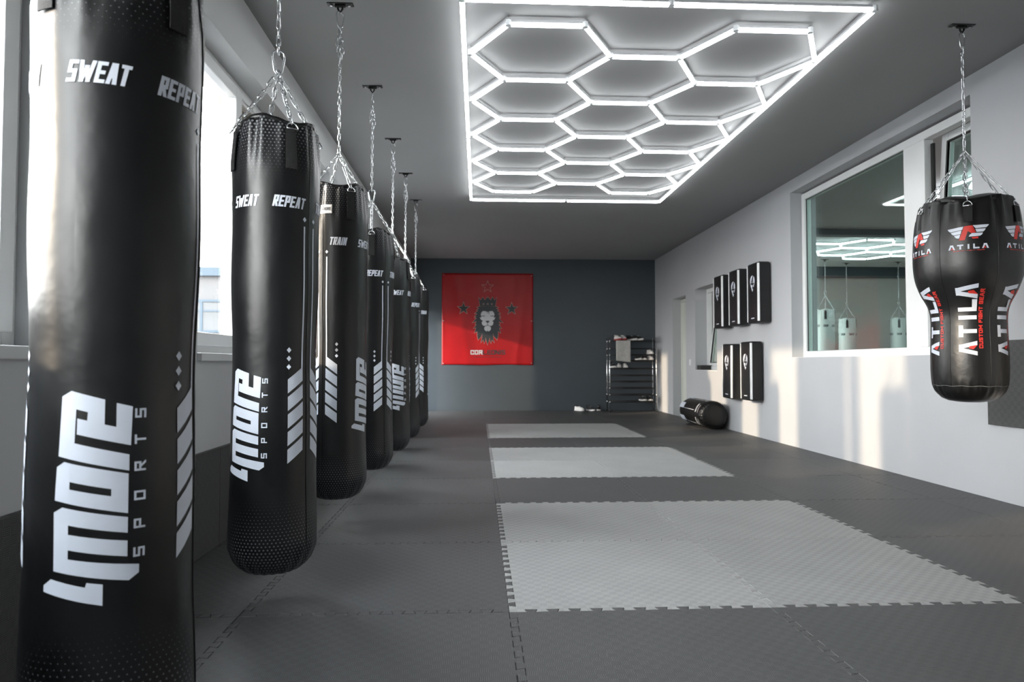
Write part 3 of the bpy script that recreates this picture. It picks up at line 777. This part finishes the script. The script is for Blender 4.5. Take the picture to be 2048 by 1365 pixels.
    th.tube(P_, .0012, 5, closed=True); th.build('stitching', M['thread'], root)
    lid = MB(); lid.lathe([(.002, 1.245), (.10, 1.24), (.18, 1.225), (.235, 1.205), (.252, 1.195), (.252, 1.17)], 72, 0, lambda r, z, a: (r, z + .012 * math.sin(a * 5 + 1) * r / .25)); lid.build('lid', M['vinylplain'], root)
    J = 2.235 - zb
    for k in range(6):
        a = camdir + R(2) + k * PI / 3; r0 = rad(1.1)
        st = MB(); vs = []; zz_ = [1.05, 1.08, 1.12, 1.15]
        for z_ in zz_:
            for da in (-.02, 0, .02):
                rr = fn(rad(z_), z_, a)[0]
                for o_ in (.003, .007): vs.append(((rr + o_) * math.sin(a + da / .26), -(rr + o_) * math.cos(a + da / .26), z_))
        fs = []
        ix = lambda i, j, o_: (i * 3 + j) * 2 + o_
        for i in range(3):
            for j in range(2):
                fs += [(ix(i, j, 1), ix(i, j + 1, 1), ix(i + 1, j + 1, 1), ix(i + 1, j, 1)), (ix(i, j, 0), ix(i + 1, j, 0), ix(i + 1, j + 1, 0), ix(i, j + 1, 0))]
            fs += [(ix(i, 0, 0), ix(i, 0, 1), ix(i + 1, 0, 1), ix(i + 1, 0, 0)), (ix(i, 2, 0), ix(i + 1, 2, 0), ix(i + 1, 2, 1), ix(i, 2, 1))]
        for j in range(2): fs += [(ix(0, j, 0), ix(0, j + 1, 0), ix(0, j + 1, 1), ix(0, j, 1)), (ix(3, j, 0), ix(3, j, 1), ix(3, j + 1, 1), ix(3, j + 1, 0))]
        st.add(vs, fs); st = st.build('strap', M['webbing'], root)
        ca, sa, tx, ty = math.sin(a), -math.cos(a), math.cos(a), math.sin(a); rr = r0 + .006
        d = MB(); d.tube([(rr * ca + tx * .022 * math.cos(PI * q / 13) - ca * .01 * math.sin(PI * q / 13), rr * sa + ty * .022 * math.cos(PI * q / 13) - sa * .01 * math.sin(PI * q / 13), 1.145 + .028 * math.sin(PI * q / 13)) for q in range(14)], .003, 6, closed=True)
        d.build('ring', M['steel'], st)
        ch = MB(); chain(ch, (0, 0, J), ((rr - .012) * ca, (rr - .012) * sa, 1.18), roll=k, r=.0024, sag=.006); ch.build('chain', M['steel'], root)
    up_ = MB(); zt = ZC - zb - .055; chain(up_, (0, 0, J), (0, 0, zt - .085), roll=1, r=.0027); up_.build('chain', M['steel'], root)
    cb = MB(); carabiner(cb, zt - .09, zt + .005, .3); cb.build('carabiner', M['steel'], root)
    ceiling_mount(x, y, ZC, 'black ceiling plate holding the bulge-topped uppercut bag', R(0))
uppercut_bag(2.975, 4.02)

# ------------------------------------------------------------------ honeycomb light
def hex_light(x0, y0, cols_, s, z, frame, mt, name_label, group, r=.0145):
    root = empty('honeycomb_light', (x0, y0, z), label=name_label, cat='ceiling light', group=group)
    edges = {}; hh = s * math.sqrt(3) / 2
    def V(x, y): return (round(x, 3), round(y, 3))
    for ci, (n, half_) in enumerate(cols_):
        cx = s + ci * 1.5 * s
        for k in range(n):
            cy = hh + (2 * k + (1 if half_ else 0)) * hh
            P = [V(cx + s * math.cos(PI / 3 * q), cy + s * math.sin(PI / 3 * q)) for q in range(6)]
            for q in range(6): edges[tuple(sorted((P[q], P[(q + 1) % 6])))] = 1
    E_ = [e for e in edges]; nodes = set()
    for a, b in E_: nodes.add(a); nodes.add(b)
    nodes = sorted(nodes)
    if frame:
        fx0, fx1, fy0, fy1 = frame; mx_ = (fx0 + fx1) / 2; my = (fy0 + fy1) / 2
        C_ = [(fx0, fy0), (mx_, fy0), (fx1, fy0), (fx1, my), (fx1, fy1), (mx_, fy1), (fx0, fy1), (fx0, my)]
        E_ += [(C_[i], C_[(i + 1) % 8]) for i in range(8)]; nodes += C_
    for a, b in E_:
        A, B = Vector((*a, 0)), Vector((*b, 0)); d = (B - A).normalized(); A += d * .018; B -= d * .018
        t = MB(); t.tube([A, B], r, 10); o = t.build('light_tube', mt, root)
        h = MB(); sd_ = Vector((-d.y, d.x, 0)) * .010
        vs = [A + sd_, A - sd_, B - sd_, B + sd_]; vs = [v + Vector((0, 0, .010)) for v in vs] + [v + Vector((0, 0, .026)) for v in vs]
        h.add(vs, [(3, 2, 1, 0), (4, 5, 6, 7), (0, 1, 5, 4), (1, 2, 6, 5), (2, 3, 7, 6), (3, 0, 4, 7)]); h.build('housing', M['alu'], o)
    for p in nodes:
        c = MB(); c.tube([(p[0], p[1], -.010), (p[0], p[1], .024)], .019, 6, smooth=False); c.build('connector', M['clear'], root)
    # suspension wires up to the ceiling
    wr = MB()
    for p in nodes[::5]: wr.tube([(p[0], p[1], .02), (p[0], p[1], ZC - z)], .0012, 4)
    wr.build('hanger_wire', M['bolt'], root)
    return root
s_ = .462
hex_light(5.45, 3.6, [(5, False), (4, True), (5, False)], s_, 2.965, (-.04, 2.325, -.27, 4.42), M['tube2'], 'framed honeycomb light in the next room, seen through the tilted window', None)
hex_light(-.055, 4.035, [(5, False), (4, True), (5, False)], s_, 2.965, (-.04, 2.325, -.27, 4.42), M['tube'], 'white honeycomb of glowing tubes in a rectangular frame on the gym ceiling', None)
hex_light(5.45, 10.9, [(1, True), (2, False), (2, True), (2, False)], s_, 2.965, None, M['tube2'], 'white honeycomb light in the next room, seen through the right window', None)

# ------------------------------------------------------------------ banner
def banner(x0, x1, z0, z1, y):
    root = empty('banner', (x0, y, z0), label='large square red banner with crowned lion on the dark back wall', cat='banner')
    Wd, H = x1 - x0, z1 - z0
    def dy(u, v):
        p, q = u / Wd, v / H
        k = .010 * math.exp(-((p - .14 - .16 * (1 - q)) / .05) ** 2) + .008 * math.exp(-((p - .93 + .12 * (1 - q)) / .04) ** 2)
        k += .006 * math.exp(-((p - .80 + .1 * (1 - q)) / .035) ** 2) * q + .006 * math.sin(p * 7 + q * 3) * .5
        k += .005 * math.sin(p * 19 - q * 6) * .3 + .004 * noise.noise(Vector((p * 4, q * 2.2, 0)))
        k += .012 * math.exp(-(p / .03) ** 2) * math.exp(-((q - .45) / .25) ** 2)
        return -(.012 + k)
    mb = MB(); NX, NZ = 70, 50; vs = []
    for j in range(NZ + 1):
        for i in range(NX + 1):
            u, v = Wd * i / NX, H * j / NZ
            vs.append((u, dy(u, v), v + .006 * math.sin(u * 6) * (1 if j in (0,) else 0)))
    n1 = len(vs); vs += [(a, b + .003, c) for a, b, c in vs]
    fs = []
    for j in range(NZ):
        for i in range(NX):
            a = j * (NX + 1) + i; fs.append((a, a + 1, a + NX + 2, a + NX + 1)); fs.append((n1 + a, n1 + a + NX + 1, n1 + a + NX + 2, n1 + a + 1))
    rim = [i for i in range(NX + 1)] + [j * (NX + 1) + NX for j in range(1, NZ + 1)] + [NZ * (NX + 1) + i for i in range(NX - 1, -1, -1)] + [j * (NX + 1) for j in range(NZ - 1, 0, -1)]
    for a, b in zip(rim, rim[1:] + rim[:1]): fs.append((b, a, n1 + a, n1 + b))
    mb.add(vs, fs, 0, True)
    K = Wd / 1250
    def cv(p): return [((x_ - 20) * K, H - (y_ - 45) * K) for x_, y_ in p]
    def lay(off): return lambda u, v: (u, dy(u, v) - off, v)
    def put(p, mi, lv): art(mb, cv(p), lay(.0015 * lv), .05, mi)
    def grow(p, d):
        a = sum(p[i - 1][0] * p[i][1] - p[i][0] * p[i - 1][1] for i in range(len(p)))
        q = p if a > 0 else p[::-1]; return inset(q, -d)
    def star(cx, cy, r, r2=.40): return [(cx + (r if k % 2 == 0 else r * r2) * math.sin(PI * k / 5), cy - (r if k % 2 == 0 else r * r2) * math.cos(PI * k / 5)) for k in range(10)]
    def outlined(p, w, mi_in):
        q = grow(p, w)
        put(q, 3, 1); put(p, mi_in, 2)
    outlined(star(315, 530, 82), 5, 1); outlined(star(975, 532, 82), 5, 1)
    st = star(645, 230, 92); si = star(645, 230, 78)
    put(st, 3, 1); put(si, 0, 2)
    Lf = [(645, 498), (540, 500), (497, 511), (528, 528), (495, 548), (514, 556), (467, 598), (503, 600), (467, 636), (490, 640), (466, 657), (492, 660), (436, 724), (490, 706), (474, 748), (494, 748),
          (454, 802), (488, 792), (466, 864), (504, 842), (502, 900), (515, 960), (556, 915), (572, 868), (568, 935), (552, 998), (586, 955), (598, 1008), (612, 970), (616, 925), (630, 975), (645, 1028)]
    Mn = Lf + [(1290 - a, b) for a, b in reversed(Lf[1:-1])]
    outlined(Mn, 4, 1)
    Cr = [(540, 498), (522, 378), (550, 415), (578, 372), (602, 414), (645, 370)]; Cr = Cr + [(1290 - a, b) for a, b in reversed(Cr[:-1])]
    outlined(Cr, 4, 1)
    for cx in (588, 645, 702): put(star(cx, 467, 19), 3, 3); put(star(cx, 467, 10), 1, 4)
    Fc = [(645, 578), (632, 562), (600, 558), (572, 568), (555, 592), (550, 625), (540, 655), (556, 685), (582, 697), (564, 715), (570, 750), (596, 768), (628, 762), (645, 748)]
    put(Fc + [(1290 - a, b) for a, b in reversed(Fc[1:-1])], 2, 3)
    Ch = [(645, 760), (612, 772), (598, 795), (604, 825), (628, 842), (640, 840), (645, 822)]; put(Ch + [(1290 - a, b) for a, b in reversed(Ch[1:-1])], 2, 3)
    put([(616, 700), (645, 694), (674, 700), (662, 718), (645, 730), (628, 718)], 1, 4); put([(642, 728), (648, 728), (648, 760), (642, 760)], 1, 4)
    for sg in (1, -1):
        mx_ = lambda p: p if sg > 0 else [(1290 - a, b) for a, b in p]
        put(mx_([(548, 632), (578, 625), (610, 630), (610, 636), (575, 636)]), 1, 4)
        put(mx_([(598, 768), (628, 762), (645, 752), (645, 758), (628, 770)]), 1, 4)
        put(mx_([(545, 600), (560, 640), (556, 660), (540, 640)]), 1, 4)
    put([(622, 560), (634, 560), (648, 600), (640, 590)], 1, 4); put([(645, 560), (664, 560), (668, 615), (655, 580)], 1, 4); put([(590, 556), (700, 556), (690, 566), (600, 566)], 1, 4)
    x_ = 410
    for i, ch in enumerate('CORLEONIS'):
        lw = 20 if ch == 'I' else 52
        t = 15 if i < 3 else 12
        for p in word(ch, 62, 50 if ch != 'I' else 12 / .12, t): put([(u + x_ + lw / 2, 1130 - v) for u, v in p], 2 if i < 3 else 1, 2)
        x_ += lw + 5
    for i in range(24):
        a = 462 + i * 15.6
        if i != 12: put([(a, 1190), (a + 9, 1190), (a + 9, 1200), (a, 1200)], 1, 2)
    mb.build('cloth', [M['banner'], M['darkprint'], M['bwhite'], M['boutline']], root)
    for u, v in ((.03, H - .03), (Wd - .03, H - .04), (.03, .03), (Wd - .03, .03), (.03, H * .48), (Wd - .03, H * .48)):
        t = MB(); P_ = [(u + .011 * math.cos(q * PI / 6), dy(u, v) - .002, v + .011 * math.sin(q * PI / 6)) for q in range(12)]; t.tube(P_, .003, 6, closed=True)
        t.tube([(u, dy(u, v) - .006, v), (u, -.001, v)], .004, 6); t.build('eyelet', M['bolt'], root)
banner(-.725, 1.085, .905, 2.725, YB)

# ------------------------------------------------------------------ kick shields on the right wall
def rounded_block(w, d, h, r, n=4):
    """w along y, d along x (towards -x), h up, gently bulging front"""
    bm = bmesh.new(); bmesh.ops.create_cube(bm, size=1)
    bmesh.ops.scale(bm, vec=(d, w, h), verts=bm.verts); bmesh.ops.bevel(bm, geom=bm.edges[:], offset=r, segments=n, profile=.5, affect='EDGES')
    mb = MB(); bm.verts.index_update(); mb.add([v.co for v in bm.verts], [tuple(v.index for v in f.verts) for f in bm.faces], 0, True); bm.free(); return mb
def kick_shield(y, z, label, lean=0, top_in=0):
    r = empty('kick_shield', (XR, y, z), label=label, cat='kick pad', group='kick shields hung on the right wall')
    w, d, h = .36, .155, .745
    b = rounded_block(w, d, h, .028); b.v = [(x_ - d / 2 - .012, y_, z_ + h / 2) for x_, y_, z_ in b.v]
    xf = -d - .012 - .0016
    body = lambda u, v: (xf, -u, v)       # u runs towards the camera on the front face
    # white drop with the 4 inside
    dp = []
    for k in range(28):
        t = 2 * PI * k / 28; cx, cy = .072 * math.sin(t), .07 * math.cos(t)
        if cy < 0: cy *= 1.9; cx *= (1 - (abs(cy) / .133) ** 1.6 * .8)
        dp.append((cx, .52 + cy))
    art(b, dp, body, 0, 1)
    for p in ([(.034, .585), (.012, .585), (-.048, .49), (-.048, .475), (.05, .475), (.05, .495), (-.018, .495), (.034, .56)], [(.006, .52), (.026, .54), (.026, .45), (.040, .44), (.034, .425), (-.006, .425), (-.002, .44), (.006, .45)]):
        art(b, p, lambda u, v: (xf - .001, -u, v), 0, 0)
    art(b, [(-.05, .055), (.05, .055), (.05, .067), (-.05, .067)], body, 0, 1)
    b.build('pad_body', [M['padvinyl'], M['print']], r)
    for sgn in (-1, 1):                   # white piping bands at both long edges, over the corner
        t = MB(); yy = sgn * (w / 2 - .016); vs = []; fs = []
        path = [(xf - .001, yy - sgn * .016), (xf - .002, yy), (xf + .004, yy + sgn * .009), (xf + .014, yy + sgn * .0165)]
        zz_ = [.02, h / 2, h - .02]
        for z_ in zz_:
            for (px, py) in path: vs.append((px, py, z_))
        for i in range(2):
            for j in range(3): a = i * 4 + j; fs.append((a, a + 1, a + 5, a + 4))
        nv = len(vs); vs += [(x_ + .006, y_ - sgn * .004, z_) for x_, y_, z_ in vs]; fs += [tuple(i + nv for i in reversed(f)) for f in fs]
        for i in range(2): fs += [(i * 4, i * 4 + 4, nv + i * 4 + 4, nv + i * 4), (i * 4 + 3, nv + i * 4 + 3, nv + i * 4 + 7, i * 4 + 7)]
        t.add(vs, fs, 0, False); t.build('edge_band', M['whitevinyl'], r)
    s2 = MB(); s2.box(-.012, -.001, -.10, .10, .12, .6); s2.build('handle_strap', M['webbing'], r)
    r.rotation_euler = (R(lean), R(top_in), 0)
    return r
kick_shield(8.29, 1.43, 'kick shield in the upper row, nearest to the large window')
kick_shield(8.93, 1.43, 'kick shield in the upper row, middle one')
kick_shield(9.53, 1.43, 'kick shield in the upper row, farthest, beside the small window')
kick_shield(8.54, .465, 'kick shield in the lower row, nearer one')
kick_shield(9.21, .455, 'kick shield in the lower row, farther one', lean=1.5)

# ------------------------------------------------------------------ bag lying on the floor
def lying_bag():
    L = 1.25; r0 = .198
    root = empty('heavy_bag', (3.31, 9.50, 0.001), label='black bag lying on the floor along the right wall', cat='punching bag')
    prof = [(.06, .0), (.13, .002), (.162, .006), (.180, .018), (.190, .04), (r0, .07)] + [(r0, .1 + i * .1) for i in range(1, 10)] + [(.195, 1.10), (.18, 1.18), (.13, 1.23), (.05, 1.25)]
    def fn(r, z, a):
        k = .006 * math.sin(a * 26) * max(0, 1 - abs(z - .03) / .05) if z < .08 else 0
        return r + k + .002 * math.sin(a * 3 + z * 5), z
    mb = MB(); mb.lathe(prof, 80, 0, fn)
    def s_(u, v, off=.0018):
        a = u / r0; r = r0 + off + .002 * math.sin(a * 3 + v * 5); return (r * math.sin(a), -r * math.cos(a), v)
    for c in range(6):
        u0 = c * PI / 3 * r0
        for p in word(('TRAIN', 'SWEAT', 'REPEAT')[c % 3], .05, .02, .008, .38, .2): art(mb, [(u + u0, .26 - v) for u, v in p], s_, .02, 1)
        art(mb, [(u0 - .05, .35), (u0 - .043, .35), (u0 - .043, .9), (u0 - .05, .9)], s_, .02, 1)
        art(mb, [(u0 - .05, .9), (u0 + .04, .9), (u0 + .04, 1.15), (u0 - .05, 1.15)], s_, .02, 1)
        art(mb, [(u0 - .075, .15), (u0 + .045, .15), (u0 + .045, .162), (u0 - .075, .162)], s_, .02, 1)
    o = mb.build('bag_body', [M['vinylplain'], M['print']], root, loc=(0, 0, r0 + .004), rot=(R(-90), 0, 0))
    e = MB(); P_ = []
    for i in range(80): a = 2 * PI * i / 80; P_.append((.186 * math.sin(a), -.186 * math.cos(a), .028))
    e.tube(P_, .006, 6, closed=True); e.build('drawstring_hem', M['vinylplain'], root, loc=(0, 0, r0 + .004), rot=(R(-90), 0, 0))
    root.rotation_euler = (0, 0, R(-2))
lying_bag()

# ------------------------------------------------------------------ shoe rack and shoes
RX0, RX1, RY0, RY1 = 2.53, 3.44, 13.12, 13.40
rk = empty('shoe_rack', ((RX0 + RX1) / 2, 13.26, 0), label='chrome and black shoe rack in the back right corner', cat='shoe rack')
cx_, cy_ = (RX0 + RX1) / 2, 13.26
tiers = [1.37, 1.22, 1.10, .985, .835, .70, .58, .455, .325, .19]
for x_ in (RX0, RX1):
    for y_ in (RY0, RY1):
        t = MB(); t.tube([(x_ - cx_, y_ - cy_, .05), (x_ - cx_, y_ - cy_, 1.44)], .010, 10)
        for z_ in tiers: t.tube([(x_ - cx_, y_ - cy_, z_ - .012), (x_ - cx_, y_ - cy_, z_ + .012)], .0135, 10)
        p = t.build('post', M['chrome'], rk)
        w = MB(); w.tube([(x_ - cx_ - .012, y_ - cy_, .026), (x_ - cx_ + .012, y_ - cy_, .026)], .025, 14); w.build('caster', M['gasket'], p)
for z_ in tiers:
    for y_, dz in ((RY0, -.008), (RY0 + .14, .0), (RY1, .010)):
        t = MB(); t.tube([(RX0 - cx_, y_ - cy_, z_ + dz), (RX1 - cx_, y_ - cy_, z_ + dz)], .0065, 8); t.build('shelf_bar', M['blackmetal'], rk)
for x_ in (RX0, RX1):
    t = MB()
    for z_ in tiers: t.tube([(x_ - cx_, RY0 - cy_, z_ - .008), (x_ - cx_, RY1 - cy_, z_ + .01)], .005, 6)
    t.build('side_rail', M['chrome'], rk)

def make_shoe(up_m, sole_m, lace_m, toe_m, nm):
    """sneaker, toe towards -y, sole at z=0"""
    root = empty(nm, (0, 0, 0))
    def outline(t): # half width along the length t 0 heel .. 1 toe
        return .030 + .012 * math.sin(min(1, t * 1.25) * PI * .5) + (.006 * math.sin((t - .35) * PI / .55) if .35 < t < .9 else 0) - (max(0, t - .82) / .18) ** 2 * .034 - (max(0, .12 - t) / .12) ** 2 * .018
    L = .285; N = 16; mb = MB(); vs = []; fs = []
    for k, z_ in enumerate((0, .006, .026, .030)):
        g = (.94, 1, 1, .95)[k]
        for i in range(N + 1):
            t = i / N; vs.append((outline(t) * g, L / 2 - t * L, z_ + (.010 * max(0, t - .8) / .2)))
        for i in range(N, -1, -1):
            t = i / N; vs.append((-outline(t) * g, L / 2 - t * L, z_ + (.010 * max(0, t - .8) / .2)))
    n = 2 * (N + 1)
    for k in range(3):
        for i in range(n): j = (i + 1) % n; fs.append((k * n + i, k * n + j, (k + 1) * n + j, (k + 1) * n + i))
    fs += [tuple(reversed(range(n))), tuple(3 * n + i for i in range(n))]
    mb.add(vs, fs, 0, True); mb.build('sole', sole_m, root)
    ub = MB(); vs = []; fs = []; S = 12
    for i in range(N + 1):
        t = i / N; hgt = .085 if t < .3 else .085 - (t - .3) / .35 * .035 if t < .65 else .05 - ((t - .65) / .35) ** 2 * .03
        hgt *= (.75 + .25 * min(1, t / .08)); w = outline(t) * .95
        for k in range(S + 1):
            a = PI * k / S; c, s1 = math.cos(a), math.sin(a) ** .75
            cut = 1.0 if t > .42 else (.55 + .45 * abs(c))
            open_ = 1 if not (.06 < t < .42) else (1 - .30 * (s1 ** 4))
            vs.append((w * c * (1 - .25 * s1), L / 2 - t * L * .985 - .002, .026 + hgt * s1 * open_))
    for i in range(N):
        for k in range(S): a = i * (S + 1) + k; fs.append((a, a + S + 1, a + S + 2, a + 1))
    fs.append(tuple(range(S + 1))); fs.append(tuple(N * (S + 1) + k for k in reversed(range(S + 1))))
    ub.add(vs, fs, 0, True); ub.build('upper', up_m, root)
    tp_ = MB(); tp_.tube([(-.025, .115, .10), (-.030, .07, .092), (-.022, .02, .088), (0, .005, .094), (.022, .02, .088), (.030, .07, .092), (.025, .115, .10), (0, .13, .105)], .0055, 8, closed=True); tp_.build('collar', toe_m, root)
    lc = MB()
    for i in range(5):
        y_ = .0 - i * .018; z_ = .090 - i * .0085; lc.tube([(-.017, y_, z_ - .003), (0, y_ - .004, z_ + .002), (.017, y_, z_ - .003)], .0022, 5)
    lc.build('laces', lace_m, root)
    return root
protoA = make_shoe(M['shoewhite'], M['shoewhite'], M['shoewhite'], M['shoeblack'], 'sneaker')
protoB = make_shoe(M['shoeblack'], M['shoewhite'], M['shoewhite'], M['shoeblack'], 'sneaker')
protoC = make_shoe(M['shoewhite'], M['shoered'], M['shoewhite'], M['shoewhite'], 'sneaker')
used = set()
def shoe(proto, x, y, z, rz, label, grp='shoes on the shoe rack', tilt=0):
    o = proto if proto.name not in used else copy_tree(proto)
    used.add(proto.name); o.location = (x, y, z); o.rotation_euler = (tilt, 0, R(rz)); tag(o, label, 'shoe', grp)
T = lambda i: tiers[i] + .0145
shoe(protoC, 2.72, 13.26, T(0), 14, 'white sneaker with red sole on the rack top, left one')
shoe(protoC, 2.83, 13.26, T(0), 4, 'white sneaker with red sole on the rack top, right one')
shoe(protoB, 2.99, 13.26, T(0), 35, 'black and white sneaker on the rack top, left one')
shoe(protoB, 3.11, 13.25, T(0), 35, 'black and white sneaker on the rack top, right one')
shoe(protoB, 3.12, 13.26, T(3), 8, 'black sneaker with white sole on the upper right shelf, left one')
shoe(protoB, 3.235, 13.26, T(3), -6, 'black sneaker with white sole on the upper right shelf, middle')
shoe(protoA, 3.35, 13.26, T(3), 3, 'white sneaker at the right post, on the shelf beside black sneakers')
shoe(protoA, 3.35, 13.26, T(2), 5, 'white sneaker at the right post, one shelf above the others')
shoe(protoB, 2.62, 13.26, T(4), 3, 'black sneaker at the left post, beside a white pair')
shoe(protoA, 2.74, 13.26, T(4), -14, 'white sneaker under the hanging towel, left one')
shoe(protoA, 2.855, 13.26, T(4), -3, 'white sneaker under the hanging towel, right one')
shoe(protoB, 3.20, 13.26, T(9), 10, 'black and white sneaker on the lowest shelf, left one')
shoe(protoB, 3.33, 13.26, T(9), 3, 'black and white sneaker on the lowest shelf, right one')
shoe(protoB, 2.20, 13.40, .001, 24, 'black and white sneaker on the floor left of the rack', 'shoes on the floor')
shoe(protoB, 2.36, 13.41, .001, -14, 'black and white sneaker on the floor against the rack post', 'shoes on the floor')
shoe(protoA, 1.98, 13.41, .001, 30, 'white sneaker on the floor, farthest left of the rack', 'shoes on the floor')
# towel over the front bar of the top shelf
tw = MB(); vs = []; fs = []; NU, NV = 16, 22
for side in (0, 1):
    for j in range(NV + 1):
        for i in range(NU + 1):
            u = i / NU; v = j / NV; ln = .39 if True else .3
            ln = .385 + .03 * u
            if v < .12: a = v / .12 * PI; yy = RY0 + .010 * math.cos(a); z_ = 1.365 + .010 * math.sin(a)
            s1 = -v * ln; yy = RY0 - .0115 - .006 * math.sin(u * 7 + v * 2) * v
            vs.append((2.655 + u * .28, yy + side * .006, 1.372 + s1))
nn = (NU + 1) * (NV + 1)
for j in range(NV):
    for i in range(NU): a = j * (NU + 1) + i; fs.append((a, a + 1, a + NU + 2, a + NU + 1)); fs.append((nn + a, nn + a + NU + 1, nn + a + NU + 2, nn + a + 1))
rim = [i for i in range(NU + 1)] + [j * (NU + 1) + NU for j in range(1, NV + 1)] + [NV * (NU + 1) + i for i in range(NU - 1, -1, -1)] + [j * (NU + 1) for j in range(NV - 1, 0, -1)]
for a, b in zip(rim, rim[1:] + rim[:1]): fs.append((b, a, nn + a, nn + b))
tw.add(vs, fs, 0, True); tw.box(2.655, 2.935, RY0 - .012, RY0 + .012, 1.369, 1.376); tw.box(2.655, 2.935, RY0 + .008, RY0 + .013, 1.20, 1.372)
tag(tw.build('towel', M['towel']), 'light grey towel hanging from the top shelf of the rack', 'towel')

# ------------------------------------------------------------------ outside, behind the left windows
struct(MB().box(-80, -1.73, -40, 90, -.6, -.5).build('ground', M['asphalt']))
bl = empty('building', (-36, 46, -.5), label='pale two-storey building with blue roof edge outside the left window', cat='building')
b = MB(); b.box(-24, 24, -6, 6, 0, 6.5); b.build('facade', M['facade'], bl)
b = MB(); b.box(-24.2, 24.2, -6.25, 6.2, 6.45, 6.95); b.build('roof_edge', M['roofblue'], bl)
for k in range(11):
    for z_ in (.9, 3.2):
        x_ = -22.5 + k * 4.1; f = MB()
        f.box(x_, x_ + .14, -6.08, -5.98, z_, z_ + 1.9); f.box(x_ + 3.16, x_ + 3.3, -6.08, -5.98, z_, z_ + 1.9); f.box(x_ + .14, x_ + 3.16, -6.08, -5.98, z_, z_ + .14)
        f.box(x_ + .14, x_ + 3.16, -6.08, -5.98, z_ + 1.76, z_ + 1.9); f.box(x_ + 1.58, x_ + 1.72, -6.07, -5.98, z_ + .14, z_ + 1.76); f.box(x_ + .14, x_ + 3.16, -6.06, -5.99, z_ + 1.2, z_ + 1.3)
        f = f.build('window', M['roofblue'], bl)
        MB().box(x_ + .12, x_ + 3.18, -6.03, -6.0, z_ + .12, z_ + 1.78).build('pane', M['fglass'], f)
# parked car
cr = empty('car', (-8.2, 20.5, -.5), R(8), label='blue grey parked car outside the left window', cat='car')
def side_poly(): return [(-2.1, .35), (-2.15, .62), (-1.95, .86), (-1.2, .95), (-.6, 1.38), (.75, 1.42), (1.45, 1.02), (2.05, .95), (2.15, .6), (2.1, .32)]
P_ = side_poly(); c = MB(); n = len(P_)
c.add([(-.86, y_, z_) for y_, z_ in P_] + [(.86, y_, z_) for y_, z_ in P_], [tuple(range(n)), tuple(reversed(range(n, 2 * n)))] + [(i, n + i, n + (i + 1) % n, (i + 1) % n) for i in range(n)], 0, False)
c.build('car_body', M['carpaint'], cr, bevel=.08)
g = MB(); q = [(-1.05, .98), (-.55, 1.33), (.70, 1.37), (1.25, 1.02)]
for sx_ in (-.875, .865): g.add([(sx_, y_, z_) for y_, z_ in q] + [(sx_ + .01, y_, z_) for y_, z_ in q], [(0, 1, 2, 3), (7, 6, 5, 4), (0, 4, 5, 1), (1, 5, 6, 2), (2, 6, 7, 3), (3, 7, 4, 0)])
g.build('side_window', M['fglass'], cr)
for y_ in (-1.35, 1.3):
    for x_ in (-.80, .80):
        w = MB(); w.tube([(x_ - .1, y_, .32), (x_ + .1, y_, .32)], .32, 20); w = w.build('wheel', M['tyre'], cr)
        h = MB(); h.tube([(x_ - .11, y_, .32), (x_ + .11, y_, .32)], .19, 14); h.build('hubcap', M['bolt'], w)
